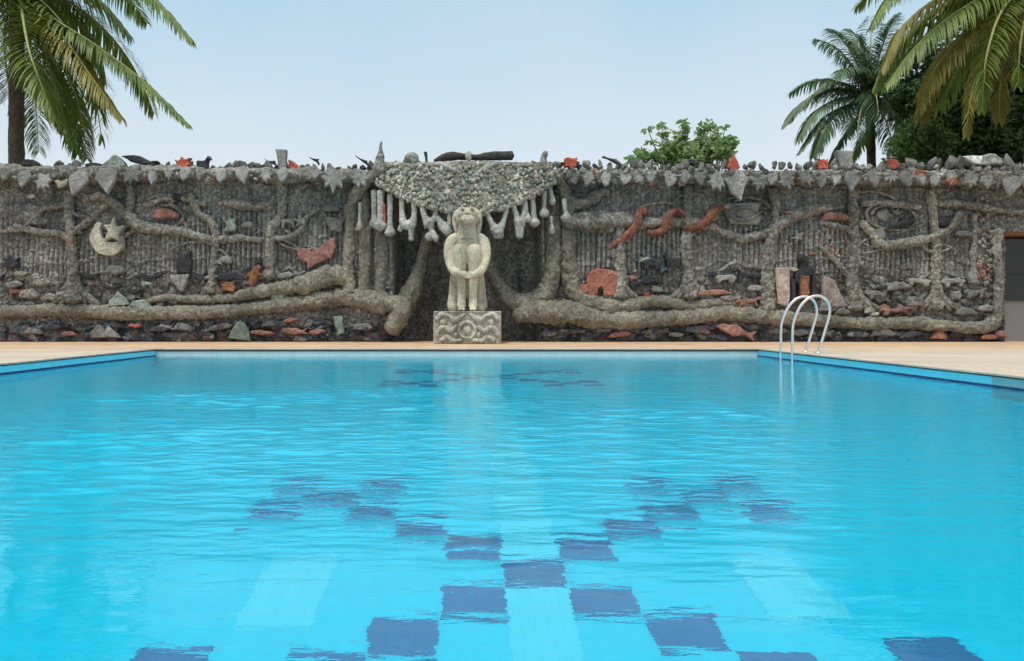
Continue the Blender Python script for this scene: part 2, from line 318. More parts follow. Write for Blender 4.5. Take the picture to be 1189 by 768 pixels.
# outlines, about one unit wide, centred
OUT = {
 'leaf': [(0, -.62), (.22, -.42), (.38, -.12), (.40, .18), (.26, .40), (.05, .50), (-.20, .46), (-.38, .24), (-.42, -.08), (-.26, -.38)],
 'kite': [(0, -.65), (.30, -.20), (.46, .10), (.24, .46), (-.22, .44), (-.46, .12), (-.26, -.28)],
 'maple': [(0, -.60), (.12, -.30), (.34, -.40), (.32, -.12), (.56, 0), (.34, .14), (.40, .40), (.1, .34), (-.16, .44), (-.34, .36), (-.32, .1), (-.58, .04), (-.34, -.14), (-.36, -.36), (-.12, -.3)],
 'star': [(math.sin(i * PI / 5) * (.5 if i % 2 == 0 else .2), math.cos(i * PI / 5) * (.5 if i % 2 == 0 else .2)) for i in range(10)],
 'fan': [(-.5, -.5), (-.42, -.05), (-.12, .42), (.02, .5), (.2, .3), (.42, -.1), (.5, -.5)],
 'horse': [(-.5, .12), (-.42, .2), (-.1, .15), (.18, .18), (.30, .42), (.36, .5), (.40, .42), (.52, .30), (.48, .22), (.36, .26), (.30, -.02), (.30, -.5), (.22, -.5), (.20, -.14), (-.1, -.12), (-.26, -.14), (-.30, -.5), (-.38, -.5), (-.40, -.1), (-.46, -.2), (-.52, -.05)],
 'dog': [(-.5, .1), (-.4, .22), (0, .2), (.28, .26), (.38, .42), (.52, .3), (.5, .18), (.38, .1), (.36, -.1), (.42, -.38), (.30, -.4), (.24, -.12), (-.14, -.1), (-.24, -.38), (-.36, -.4), (-.34, -.06), (-.52, -.1)],
 'bird': [(-.52, .28), (-.28, .16), (-.06, .0), (.12, -.02), (.22, .14), (.40, .26), (.52, .20), (.40, .08), (.34, -.12), (.12, -.28), (-.12, -.22), (-.32, -.04)],
 'owl': [(-.36, -.5), (-.46, -.1), (-.40, .28), (-.46, .52), (-.2, .40), (.0, .44), (.2, .40), (.46, .52), (.40, .28), (.46, -.1), (.36, -.5), (.1, -.42), (-.1, -.42)],
 'hog': [(-.52, -.28), (-.5, .0), (-.38, .24), (-.1, .38), (.2, .32), (.42, .12), (.54, -.12), (.42, -.3), (.1, -.24), (-.2, -.3)],
 'elephant': [(-.5, -.5), (-.5, .1), (-.40, .42), (-.1, .5), (.3, .46), (.5, .3), (.5, -.5), (.12, -.5), (.10, -.2), (.0, -.12), (-.12, -.18), (-.18, -.5)],
 'butterfly': [(-.5, .22), (-.42, -.08), (-.28, -.22), (-.22, -.46), (-.02, -.38), (.12, -.26), (.36, -.16), (.46, .1), (.52, .48), (.30, .34), (.10, .14), (.02, .22), (-.10, .10), (-.26, .24)],
 'fish': [(-.5, .0), (-.3, .26), (.02, .36), (.28, .14), (.5, .34), (.44, 0), (.52, -.3), (.26, -.12), (0, -.28), (-.3, -.2)],
 'lump': [(-.5, -.2), (-.42, .12), (-.2, .24), (.1, .3), (.36, .18), (.52, -.06), (.36, -.26), (0, -.3), (-.3, -.3)],
 'drape': [(-.5, .5), (.5, .46), (.40, .1), (.46, -.3), (.36, -.5), (-.28, -.46), (-.4, 0)],
 'wedge': [(-.5, -.5), (-.46, .5), (-.1, .3), (.2, -.05), (.5, -.5)],
 'pig': [(-.5, .05), (-.34, .3), (.1, .34), (.3, .26), (.42, .34), (.5, .1), (.42, -.1), (.34, -.4), (.2, -.42), (.14, -.14), (-.14, -.16), (-.22, -.42), (-.36, -.4), (-.38, -.12)],
 'lizard': [(-.5, -.34), (-.2, -.1), (.0, .16), (.06, .3), (.14, .2), (.5, .24), (.52, .1), (.2, .04), (.1, -.04), (-.16, -.2)],
 'person': [(-.2, -.5), (-.24, -.2), (-.46, .0), (-.36, .1), (-.2, .18), (-.16, .3), (-.2, .42), (0, .52), (.2, .42), (.15, .3), (.24, .2), (.42, .24), (.46, .14), (.26, .0), (.22, -.5)],
 'frog': [(-.5, -.4), (-.4, -.05), (-.5, .3), (-.3, .2), (-.12, .34), (-.1, .52), (.05, .36), (.22, .3), (.5, .45), (.38, .1), (.52, -.1), (.36, -.4)],
}
# ------------------------------------------------------------------ world, light, camera
SUN_EL, SUN_AZ = math.radians(66), math.radians(212)      # azimuth measured from +Y towards +X
w = bpy.data.worlds.new('World'); S.world = w; w.use_nodes = True; nt = w.node_tree; nt.nodes.clear()
out = nt.nodes.new('ShaderNodeOutputWorld'); bg = nt.nodes.new('ShaderNodeBackground'); sky = nt.nodes.new('ShaderNodeTexSky')
sky.sky_type = 'NISHITA'; sky.sun_disc = False; sky.sun_elevation = SUN_EL; sky.sun_rotation = SUN_AZ
sky.dust_density = 1.5; sky.air_density = 1.; sky.ozone_density = 1.5
tc = nt.nodes.new('ShaderNodeTexCoord'); sp = nt.nodes.new('ShaderNodeSeparateXYZ'); nt.links.new(tc.outputs['Generated'], sp.inputs[0])
rp = nt.nodes.new('ShaderNodeValToRGB'); e = rp.color_ramp.elements
for i, (p, c) in enumerate([(0., (.56, .58, .58)), (.12, (.53, .565, .575)), (.24, (.44, .53, .58)), (.37, (.26, .445, .575)), (.52, (.58, .64, .68)), (.75, (.90, .90, .88))]):
    q = e[i] if i < 2 else e.new(p)
    q.position = p; q.color = (*c, 1)
nt.links.new(sp.outputs[2], rp.inputs[0])
sc_ = nt.nodes.new('ShaderNodeVectorMath'); sc_.operation = 'SCALE'; sc_.inputs['Scale'].default_value = 10.; hn = nt.nodes.new('ShaderNodeTexNoise'); hn.inputs['Scale'].default_value = 1.6; hn.inputs['Detail'].default_value = 4; hn.inputs['Roughness'].default_value = .5; nt.links.new(tc.outputs['Generated'], hn.inputs['Vector'])
hr = nt.nodes.new('ShaderNodeMapRange'); hr.inputs[1].default_value = .46; hr.inputs[2].default_value = .70; hr.inputs[3].default_value = 0; hr.inputs[4].default_value = .42; nt.links.new(hn.outputs['Fac'], hr.inputs[0])
hm = nt.nodes.new('ShaderNodeMix'); hm.data_type = 'RGBA'; nt.links.new(hr.outputs[0], hm.inputs[0]); nt.links.new(rp.outputs[0], hm.inputs[6]); hm.inputs[7].default_value = (.53, .572, .585, 1); nt.links.new(hm.outputs[2], sc_.inputs[0])
mx = nt.nodes.new('ShaderNodeMix'); mx.data_type = 'RGBA'; mx.inputs[0].default_value = .82
nt.links.new(sky.outputs[0], mx.inputs[6]); nt.links.new(sc_.outputs[0], mx.inputs[7])
nt.links.new(mx.outputs[2], bg.inputs[0]); bg.inputs[1].default_value = .1; nt.links.new(bg.outputs[0], out.inputs[0])
L = bpy.data.lights.new('sun', 'SUN'); L.energy = 1.5; L.angle = math.radians(10); L.color = (1, .975, .94)
lo = bpy.data.objects.new('sun', L); COL.objects.link(lo)
d = Vector((math.sin(SUN_AZ) * math.cos(SUN_EL), math.cos(SUN_AZ) * math.cos(SUN_EL), math.sin(SUN_EL)))
lo.rotation_euler = d.to_track_quat('Z', 'Y').to_euler(); lo.location = (0, 0, 20)
cam = bpy.data.cameras.new('camera'); co = bpy.data.objects.new('camera', cam); COL.objects.link(co); S.camera = co
co.location = (0, 0, CAMH); co.rotation_euler = (PI / 2, 0, 0); cam.lens = 36 * F / 1189; cam.sensor_width = 36
cam.shift_x = (594.5 - VX) / 1189; cam.shift_y = -(384 - VY) / 1189; cam.clip_end = 3000; cam.clip_start = .05
S.view_settings.view_transform = 'Standard'; S.view_settings.look = 'None'; S.view_settings.exposure = .64; S.view_settings.gamma = 1
S.view_settings.use_curve_mapping = False
S.cycles.use_denoising = True; S.cycles.caustics_refractive = True; S.cycles.caustics_reflective = True; S.cycles.blur_glossy = .3
S.cycles.max_bounces = 12; S.cycles.transmission_bounces = 10; S.cycles.sample_clamp_indirect = 6
# ------------------------------------------------------------------ ground, deck, pool
PX0, PX1, PY0, PY1 = -5.52, 5.07, .62, 14.3
WZ, FZ = -.135, -1.16
b = MB(); g = 900
b.add([(-g, PY1 + 2, -.15), (g, PY1 + 2, -.15), (g, g, -.15), (-g, g, -.15)], [(0, 1, 2, 3)])
b.add([(-g, -g, -.15), (g, -g, -.15), (g, PY0 - 2, -.15), (-g, PY0 - 2, -.15)], [(0, 1, 2, 3)])
b.add([(-g, PY0 - 2, -.15), (PX0 - 2, PY0 - 2, -.15), (PX0 - 2, PY1 + 2, -.15), (-g, PY1 + 2, -.15)], [(0, 1, 2, 3)])
b.add([(PX1 + 2, PY0 - 2, -.15), (g, PY0 - 2, -.15), (g, PY1 + 2, -.15), (PX1 + 2, PY1 + 2, -.15)], [(0, 1, 2, 3)])
put(b.build('ground', M['ground'], smooth=False), kind='structure')
OV = .025
b = MB(); t = .018
b.box(-24, 24, PY1 - OV, 20.5, -t, 0); b.box(-24, 24, -6, PY0 + OV, -t, 0)
b.box(-24, PX0 + OV, PY0 + OV, PY1 - OV, -t, 0); b.box(PX1 - OV, 24, PY0 + OV, PY1 - OV, -t, 0)
dk = b.build('pool_deck', M['deck'], smooth=False); put(dk, kind='structure')
# basin
b = MB(); T = .2
b.box(PX0 - T, PX1 + T, PY0 - T, PY1 + T, FZ - .2, FZ, 0)
b.box(PX0 - T, PX0, PY0 - T, PY1 + T, FZ + .001, -t - .002, 1); b.box(PX1, PX1 + T, 7.9, PY1 + T, FZ + .001, -t - .002, 1)
b.box(PX1, PX1 + T, PY0 - T, 7.9, FZ + .001, -t - .002, 2)
b.box(PX0, PX1, PY0 - T, PY0, FZ + .001, -t - .002, 1); b.box(PX0, PX1, PY1, PY1 + T, FZ + .001, WZ - .03, 1)
b.box(PX0, PX1, PY1 + .001, PY1 + T, WZ - .03, -t - .002, 3)
basin = b.build('pool_basin', [M['floor_tile'], M['side_tile'], M['side_grey'], M['lip']], smooth=False); put(basin, kind='structure')
b = MB()
b.box(PX0, PX0 + .006, PY0, PY1, -.165, -.112); b.box(PX1 - .006, PX1, PY0, PY1, -.165, -.112); b.box(PX0 + .006, PX1 - .006, PY1 - .006, PY1, -.33, -.22)
b.build('tile_band', M['band'], basin, smooth=False, label='dark blue tile band just under the waterline')
b = MB(); b.box(PX0, PX1, PY1 - .004, PY1 - .0005, -.048, -t - .003); b.box(PX0 + .0005, PX0 + .004, PY0, PY1 - .005, -.034, -t - .003); b.box(PX1 - .004, PX1 - .0005, PY0, PY1 - .005, -.034, -t - .003); b.build('coping_shadow_strip', M['coping_shade'], basin, smooth=False)  # thin dark brown strips paint in the shadow line under the coping edge
TW = .235; AX = .25; HW = .64
def row_y(r): return 13.5 * TW + r * TW
b = MB(); b.box(AX - TW * .5, AX + TW * .5, PY0, PY1 - .2, FZ + .001, FZ + .004); [b.box(AX + q * TW - .13, AX + q * TW + .13, row_y(-1.9), row_y(.6), FZ + .001, FZ + .004) for q in (-3.9, 3.9)]; b.build('lane_strip', M['floor_pale'], basin, smooth=False, label='paler tiles down the middle and in two panels of the pool floor')
base_sq = None
cells = [(s * c, r) for (c, r) in [(1, 1), (2, 2), (3, 3), (4, 4), (5, 5), (3, 5), (5, 3), (1, -1), (2, -2), (3, -3), (4, -4), (5, -5), (3, -5), (5, -3)] for s in (-1, 1)] + [(0, 0)]
for y_c in (row_y(0), row_y(31)):
    for (c, r) in cells:
        px, py = AX + c * TW, y_c + r * TW
        if py < PY0 + TW: continue
        if base_sq is None:
            b = MB(); h = TW * .5 - .003; b.box(-h, h, -h, h, 0, .005); base_sq = b.build('dark_tile_square', M['dark_tile'], basin, smooth=False); o = base_sq
        else: o = base_sq.copy(); COL.objects.link(o); o.parent = basin
        o.location = (px, py, FZ + .0042)
# water
nx, ny = 380, 1000
xs = np.linspace(PX0, PX1, nx); ys = PY0 + (PY1 - PY0) * np.linspace(0, 1, ny) ** 1.15
XX, YY = np.meshgrid(xs, ys)
H = np.zeros_like(XX); rr = np.random.RandomState(11)
for i in range(80):
    lam = .06 * (6 ** (rr.rand() ** 1.1)); th = rr.normal(0, .30) + PI / 2; kx, ky = math.cos(th) * 2 * PI / lam, math.sin(th) * 2 * PI / lam
    if rr.rand() < .12: kx, ky = ky, kx
    H += (lam * .0023 * (.6 + .8 * rr.rand())) * np.sin(kx * XX + ky * YY + rr.rand() * 6.28 + 1.2 * vnoise(XX * .8, YY * .8, 0 * XX, i))
mask = .20 + .80 * sstep(1.9, 2.9, YY)
mask *= 1 - .6 * sstep(.30, .42, XX / (YY + .5)) * (1 - sstep(7, 10, YY)); mask *= 1 - .45 * sstep(.44, .52, -XX / (YY + .5))
mask *= .55 + .9 * sstep(-.35, .45, fbm(XX * .5, YY * .9, 0 * XX, 3, 3))
mask *= 1 - .68 * sstep(4.2, 9.5, YY)
V = np.stack([XX, YY, WZ + H * mask], -1).reshape(-1, 3)
I = np.arange(nx * ny).reshape(ny, nx)
Fc = np.stack([I[:-1, :-1], I[:-1, 1:], I[1:, 1:], I[1:, :-1]], -1).reshape(-1, 4).tolist()
put(link_mesh('water', V, Fc, M['water']), kind='structure')
# ------------------------------------------------------------------ the wall
wall = empty('relief_wall', (X(800), WY, 0), 'long grey wall covered in stone tree and animal reliefs behind the pool', 'wall')
XL, XR = X(-260), X(1420); NX0, NX1 = X(456), X(628); DX0, DX1, DZ = X(1167), X(1225), Z(272)
st = .026
st = .022
gx = np.arange(XL, XR, st); gz = np.arange(-.02, 3.9, st); GX, GZ = np.meshgrid(gx, gz)
def hfield(x, z):
    wob = fbm(x * 1.2, z * 1.2, 0 * x, 3, 5)
    rib = np.abs(np.sin(PI * (x + .02 * vnoise(x * 3, z * 2, 0 * x, 2)) / .115)) ** .7
    ribm = sstep(1.35, 1.55, z + .25 * vnoise(x * .9, 0 * x, 0 * x, 8)) * (1 - sstep(2.75, 2.95, z + .3 * vnoise(x * .7, 0 * x, 0 * x, 18)) * .65)
    ribm = ribm * (.45 + .55 * sstep(-.5, .1, vnoise(x * .55, z * .8, 0 * x, 12)))
    peb = voro(x / .2, z / .16, 3); small = voro(x / .085, z / .085, 5); big = voro(x / .34, z / .26, 7)
    pm = 1 - sstep(1.3, 1.55, z + .25 * vnoise(x * .9, 0 * x, 0 * x, 8)); bm_ = 1 - sstep(.34, .42, z)
    h = (.135 * rib * ribm) + .075 * peb * pm * (1 - bm_) + .10 * big * bm_ + .022 * small + .045 * wob + .03 * (np.abs(np.sin(z * 9.3 + wob * 4)) > .97)
    h += .022 * fbm(x * 16, z * 9, 0 * x, 3, 9)
    far = sstep(X(1126), X(1132), x); h = h * (1 - far) + far * (.07 * peb + .02 * small + .03 * wob)
    ni = sstep(NX0, NX0 + .1, x) * (1 - sstep(NX1 - .1, NX1, x)); rn = np.abs(np.sin(PI * x / .42 + 1.5 * wob)) ** .5 * .10
    h = h * (1 - ni) + ni * (rn + .03 * fbm(x * 5, z * 1.2, 0 * x, 3, 4) + .02 * small)
    return h - ni * .95
Hh = hfield(GX, GZ)
V = np.stack([GX, WY + .06 - Hh, GZ], -1).reshape(-1, 3); nz_, nx_ = GX.shape; I = np.arange(nz_ * nx_).reshape(nz_, nx_)
fc = np.stack([I[:-1, :-1], I[:-1, 1:], I[1:, 1:], I[1:, :-1]], -1).reshape(-1, 4)
cxm = GX[:-1, :-1].reshape(-1) + st / 2; czm = GZ[:-1, :-1].reshape(-1) + st / 2
keep = ~((cxm > DX0) & (cxm < DX1) & (czm < DZ)); fc = fc[keep]; cxm = cxm[keep]; czm = czm[keep]
mi = (czm < .38 + .05 * np.sin(cxm * 5)) & ~((cxm > NX0) & (cxm < NX1)); 
link_mesh('wall_face', V, fc.tolist(), [M['wall'], M['base']], wall, mi=mi.astype(int))
b = MB()
b.box(XL, NX0 - .02, WY + .12, WY + .62, 0, 3.86); b.box(NX1 + .02, DX0 - .0, WY + .12, WY + .62, 0, 3.86); b.box(DX1, XR, WY + .12, WY + .62, 0, 3.86)
b.box(DX0, DX1, WY + .12, WY + .62, DZ, 3.86); b.box(NX0 - .02, NX1 + .02, WY + 1.07, WY + 1.3, 0, 3.86); b.box(NX0 - .3, NX1 + .3, WY + .63, WY + 1.3, 3.70, 3.87)
b.box(NX0 - .32, NX0 - .03, WY + .621, WY + 1.3, 0, 3.69); b.box(NX1 + .03, NX1 + .32, WY + .621, WY + 1.3, 0, 3.69)
b.build('wall_core', M['wall'], wall, smooth=False)
# door, jamb stones
b = MB(); b.box(DX0 + .04, DX1 - .01, WY + .42, WY + .46, .02, Z(348)); b.build('door_panel', M['door'], wall, smooth=False, label='grey lower door panel in the dark doorway')
b = MB(); b.box(DX0 + .04, DX1 - .01, WY + .43, WY + .45, Z(348) + .004, DZ - .031); b.build('door_glass', M['doorglass'], wall, smooth=False)
b = MB()
for (a, c, z0, z1) in ((DX0, DX0 + .04, 0, DZ - .03), (DX0 + .04, DX1, Z(318), Z(316)), (DX0 + .04, DX1, Z(349), Z(346))): b.box(a, c, WY + .39, WY + .48, z0, z1)
b.build('door_frame', M['doorframe'], wall, smooth=False)
b = MB(); b.box(DX0 - .02, DX1 + .1, WY - .03, WY + .5, DZ - .03, DZ + .05); b.build('lintel', M['lintel'], wall, smooth=False, label='brown wooden lintel over the doorway')
b = MB(); z = .02; i = 0
while z < DZ - .08:
    hgt = random.uniform(.06, .1); V, Fc = SH[i % 10]; b.add(xf(V, (DX0 - .07 + random.uniform(-.02, .02), WY + .06, z + hgt / 2), (.12, .14, hgt * .62), (0, 0, random.uniform(-.2, .2))), Fc, i % 2); z += hgt * .9; i += 1
b.build('door_jamb', [M['base'], M['wall']], wall, smooth=False, label='doorway edge of stacked flat dark stones')
# cornice: swept rough ledge
def cornice(px0, px1, seed, zb, zt, proj):
    x = np.arange(X(px0), X(px1), .045); n = len(x)
    prof = [(.60, zb + .02), (.15, zb + .04), (-.06, zb - .0), (-proj * .55, zb - .02), (-proj * .9, zb + .02), (-proj, zb + .09), (-proj * 1.02, zb + .16), (-proj * .92, zt - .05), (-proj * .7, zt), (-proj * .3, zt + .02), (.1, zt + .03), (.35, zt + .01), (.60, zt - .02), (.66, zb + .1)]
    m = len(prof); V = np.zeros((n, m, 3))
    for j, (py, pz) in enumerate(prof):
        k = .09 if 2 < j < 10 else .03
        V[:, j, 0] = x; V[:, j, 1] = WY + py - k * fbm(x * 2.2, 0 * x + j * .45, 0 * x, 4, seed) * 1.8; V[:, j, 2] = pz + k * fbm(x * 2.2 + 50, 0 * x + j * .45, 0 * x, 4, seed) * 1.6 + .05 * vnoise(x * .5, 0 * x, 0 * x, seed)
    I = np.arange(n * m).reshape(n, m); J = np.roll(I, -1, 1)
    Fc = np.stack([I[:-1], J[:-1], J[1:], I[1:]], -1).reshape(-1, 4).tolist() + [tuple(I[0].tolist()), tuple(I[-1][::-1].tolist())]
    return V.reshape(-1, 3), Fc
rd = random.Random(5)
b = MB(); b.add(*cornice(-260, 448, 1, 3.66, 3.90, .40))
for px in np.arange(-200, 445, 5.5):
    V, Fc = SH[rd.randrange(10)]; s = rd.uniform(.05, .10); p = at(px + rd.uniform(-2, 2), rd.uniform(200, 209), WY - .40); b.add(xf(V, p, (s * rd.uniform(.8, 1.5), s * .7, s * rd.uniform(.7, 1.2)), (rd.random(), rd.random(), rd.random())), Fc, 0 if rd.random() < .93 else 2)
b.build('cornice', [M['cornice'], M['grey_d'], M['red']], wall, label='rough ledge along the top of the left half')
b = MB(); b.add(*cornice(632, 1420, 2, 3.60, 3.86, .42))
for px in np.arange(650, 1330, 2.6):
    V, Fc = SH[rd.randrange(10)]; s = rd.uniform(.055, .12) * (1.25 if px > 1050 else 1); p = at(px + rd.uniform(-2, 2), rd.uniform(194, 213), WY - .45 + rd.uniform(0, .1))
    b.add(xf(V, p, (s * rd.uniform(.8, 1.6), s * .7, s * rd.uniform(.7, 1.2)), (rd.random(), rd.random() - .5, rd.random())), Fc, 0 if rd.random() < .5 else (1 if rd.random() < .6 else (3 if rd.random() < .75 else 2)))
b.build('cornice', [M['cornice'], M['grey_d'], M['red'], M['grey']], wall, smooth=False, label='rough stone-studded ledge along the top of the right half')
def relief(name, m, kind, px, py, wpx, hpx, rot=0, th=.09, dy=0., parent=None, flip=1, tilt=0, label=None, bev=.015):
    ww, hh = wpx * K, hpx * K; oc, os_ = math.cos(math.radians(rot)), math.sin(math.radians(rot)); o2 = []
    for (x, z) in OUT[kind]:
        if name != 'moon_relief': x += rd.gauss(0, .028); z += rd.gauss(0, .028)
        x *= ww * flip; z *= hh; o2.append((x * oc - z * os_, x * os_ + z * oc))
    V, Fc = slab_data(o2, min(bev * 2, ww * .11, hh * .13) if kind != 'moon' else .012, th, .014, rd.randrange(999))
    if tilt: a = math.radians(tilt); V = np.stack([V[:, 0], V[:, 1] * math.cos(a) - V[:, 2] * math.sin(a), V[:, 1] * math.sin(a) + V[:, 2] * math.cos(a)], 1)
    c = at(px, py); V = V + np.array((c.x, WY + .02 + dy, c.z))
    return link_mesh(name, V, Fc, m, parent or wall, smooth=False, label=label)
# hanging leaf slabs under the ledge
LV = [(-30, 208, 13), (-8, 208, 12), (19, 206, 14), (41, 211, 14), (63, 215, 19), (102, 215, 20), (134, 213, 21), (163, 207, 19), (186, 210, 14), (205, 206, 11), (223, 205, 11), (240, 206, 12), (264, 208, 13), (288, 207, 15), (315, 208, 15), (334, 207, 12), (352, 205, 10), (370, 207, 10), (392, 212, 24), (421, 211, 17)]
RV = [(664, 214, 9), (680, 212, 12), (700, 212, 11), (722, 211, 11), (737, 212, 12), (751, 210, 11), (772, 212, 17), (790, 210, 12), (806, 211, 14), (825, 215, 18), (847, 217, 26), (873, 215, 19), (888, 211, 12), (904, 214, 18), (926, 211, 16), (943, 213, 13), (960, 211, 14), (979, 213, 20), (1003, 211, 16), (1022, 210, 14), (1040, 212, 13), (1057, 211, 12), (1072, 211, 13), (1090, 210, 12), (1112, 213, 14), (1131, 214, 14), (1159, 218, 20), (1179, 218, 15), (1200, 216, 18), (1224, 217, 15), (1246, 215, 17)]
for i, (px, py, s) in enumerate(LV + RV):
    kd = ('leaf', 'kite', 'leaf', 'kite', 'maple')[i % 5]
    if s in (24, 19, 18) : kd = 'maple'
    if s in (20, 21, 26): kd = 'kite'
    s *= rd.uniform(.95, 1.25)
    relief('leaf_slab', M['grey'] if rd.random() < .75 else M['grey_d'], kd, px, py, s * 1.05, s * 1.15, rd.uniform(-18, 18), .05, -.44, tilt=-14)
relief('leaf_slab', M['cream'], 'butterfly', 83, 216, 16, 12, 0, .05, -.40, label='small pale winged slab under the ledge')
# ---- stone trees on the wall
def tree(name, trunk, branches=(), roots=True, m=None, label=None, py_base=None):
    """trunk: [(px, py, r_px)] top to bottom"""
    m = m or M['trunkst']; sd = rd.randrange(500)
    P = [(X(p[0]), WY - .085, Z(p[1]), p[2] * K * 1.08) for p in trunk]
    V, Fc = tube_data(P, .035, 20, .18, 5, .15, 17, sd); t_ = link_mesh(name, V, Fc, m, wall, label=label)
    for br in branches:
        P = [(X(p[0]), WY - .09, Z(p[1]), p[2] * K * 1.1) for p in br]; V, Fc = tube_data(P, .035, 18, .18, 5, .16, 17, sd + 3); link_mesh('branch', V, Fc, m, t_)
    if roots:
        bx, by, br_ = trunk[-1]; bb = MB()
        for dx in (-26, -17, -9, -2, 6, 14, 22, 29):
            dx *= roots if isinstance(roots, float) else 1
            P = [(X(bx + dx * .05), WY - .04, Z(by - 26), br_ * .45 * K), (X(bx + dx * .25), WY - .08, Z(by - 12), br_ * .42 * K), (X(bx + dx * .65), WY - .09, Z(by - 3), br_ * .34 * K), (X(bx + dx), WY - .08, Z(by + 3 + rd.uniform(-2, 2)), br_ * .22 * K)]
            bb.add(*tube_data(P, .05, 10, .14, 6, .05, 20, sd + int(dx)))
        bb.build('root_flare', m, t_)
tree('stone_tree', [(82, 222, 4.5), (83, 255, 5), (86, 290, 5), (88, 318, 6), (89, 350, 10)], [[(82, 236, 3.5), (70, 240, 3), (50, 245, 3), (30, 266, 3), (12, 268, 2.5)], [(88, 270, 3), (104, 258, 3.5), (120, 243, 3), (131, 236, 2.5)], [(84, 278, 3), (70, 272, 4), (48, 270, 4), (20, 263, 3)]], label='slim stone tree relief with spread roots left of the moon')
tree('stone_branch', [(104, 232, 3.5), (118, 228, 5), (133, 234, 5.5), (148, 250, 6), (163, 262, 6.5), (185, 267, 5.5), (215, 271, 5), (250, 279, 4.5), (280, 277, 4), (306, 280, 3)], roots=False, label='thick stone bough sweeping above the moon')
tree('stone_tree', [(153, 216, 4.5), (154, 232, 4), (152, 250, 4)], roots=False)
tree('stone_tree', [(328, 214, 5.5), (329, 236, 5), (326, 254, 5), (317, 268, 5.5), (315, 290, 5), (316, 322, 7)], [[(318, 278, 3), (336, 277, 3.5), (350, 268, 3), (358, 252, 2.5), (372, 243, 2)]], .5, label='crooked stone tree relief left of the butterfly')
tree('stone_tree', [(222, 226, 3), (232, 247, 4), (246, 258, 4.5), (252, 272, 4.5), (250, 300, 4), (247, 340, 5)], roots=.5)
tree('stone_branch', [(256, 238, 3), (270, 237, 5), (292, 240, 6), (318, 240, 4)], roots=False)
tree('stone_branch', [(170, 240, 3), (190, 232, 3), (214, 232, 2.5), (240, 238, 3)], roots=False)
tree('stone_tree', [(720, 252, 4), (718, 285, 5.5), (720, 310, 6), (719, 345, 8)], [[(717, 300, 3), (710, 292, 4), (712, 280, 2.5)]], .8, label='short stone tree relief beside the red elephant')
tree('stone_tree', [(798, 217, 5), (797, 250, 5), (796, 285, 6), (798, 310, 6.5), (800, 345, 9)], [], 1., label='straight stone tree relief under the middle snake')
tree('stone_beam', [(655, 260, 9), (672, 258, 10), (695, 259, 11), (722, 257, 9), (742, 259, 7), (780, 259, 6), (808, 260, 5.5), (820, 263, 5)], roots=False, label='thick level bough behind the red snakes')
tree('stone_tree', [(892, 268, 7), (891, 290, 7), (889, 315, 6.5), (889, 340, 7.5), (888, 366, 9)], [[(891, 278, 6.5), (899, 266, 7), (910, 256, 7), (930, 247, 6.5), (948, 243, 5), (964, 243, 3.5)], [(889, 272, 5), (872, 276, 5), (855, 277, 5), (838, 270, 4.5), (822, 262, 4)]], .6, label='stout stone tree relief with two arching boughs')
tree('stone_branch', [(896, 220, 5), (899, 240, 4.5), (897, 262, 4)], roots=False)
tree('stone_tree', [(989, 221, 5.5), (988, 250, 5.5), (990, 290, 6), (988, 325, 6.5), (991, 358, 9)], [[(990, 330, 3), (975, 312, 3), (960, 296, 2.5), (948, 284, 2)], [(950, 258, 2.5), (966, 262, 3.5), (985, 268, 3)]], 1.1, label='tall stone tree relief behind the pool ladder')
tree('stone_tree', [(1078, 221, 4.5), (1081, 250, 4.5), (1085, 285, 5), (1084, 320, 5), (1085, 358, 7)], [], 1.2, label='slim stone tree relief crossing the wavy bough')
tree('stone_branch', [(996, 260, 5), (1008, 270, 4.5), (1021, 285, 5.5), (1040, 285, 5), (1061, 281, 5), (1082, 275, 5), (1100, 265, 4.5), (1112, 248, 4)], roots=False, label='wavy stone bough under the dark rifle-like relief')
tree('stone_branch', [(998, 238, 3), (1020, 236, 3.5), (1050, 240, 4), (1066, 242, 3)], roots=False)
tree('stone_branch', [(1086, 238, 3), (1105, 237, 4.5), (1130, 240, 4), (1160, 245, 3), (1189, 247, 4), (1215, 250, 3)], roots=False)
tree('stone_branch', [(650, 218, 6), (658, 230, 6), (668, 238, 6.5), (680, 236, 6), (692, 229, 6), (704, 221, 5)], roots=False)
tree('stone_border', [(1128, 250, 3), (1129, 275, 2.5), (1127, 300, 3), (1128, 330, 3)], roots=False, label='pale upright edging beside the red-dotted strip')
tree('stone_border', [(1156, 268, 5), (1155, 300, 5.5), (1157, 330, 5), (1154, 362, 6), (1145, 378, 7)], roots=False)
# long lying roots
def root(path, label=None, m=None, y=-.08, name='giant_root'):
    P = [(X(p[0]), WY + y - (p[3] if len(p) > 3 else 0), Z(p[1]), p[2] * K) for p in path]
    V, Fc = tube_data(P, .035, 30, .17, 3.5, .10, 15, rd.randrange(900)); return link_mesh(name, V, Fc, m or M['root'], wall, label=label)
root([(-250, 360, 7), (-120, 364, 8), (0, 362, 7), (50, 360, 7), (100, 361, 8), (160, 364, 8), (220, 363, 8), (280, 360, 8), (340, 353, 9), (395, 346, 10), (425, 348, 12), (450, 355, 12, .1)], 'lowest long root running along the foot of the left half')
root([(165, 352, 3), (195, 346, 4), (235, 348, 5), (270, 346, 6), (300, 339, 8), (335, 334, 10), (365, 327, 12), (388, 320, 12), (402, 325, 8)], 'thick-ended root under the butterfly')
root([(448, 196, 4, .35), (430, 212, 6, .3), (416, 226, 7, .15), (408, 245, 6.5), (406, 275, 6.5), (405, 310, 6.5), (406, 340, 8)], 'upright root curving up to the left tip of the canopy')
root([(424, 222, 4.5), (426, 260, 5.5), (425, 300, 6), (424, 340, 7)], None)
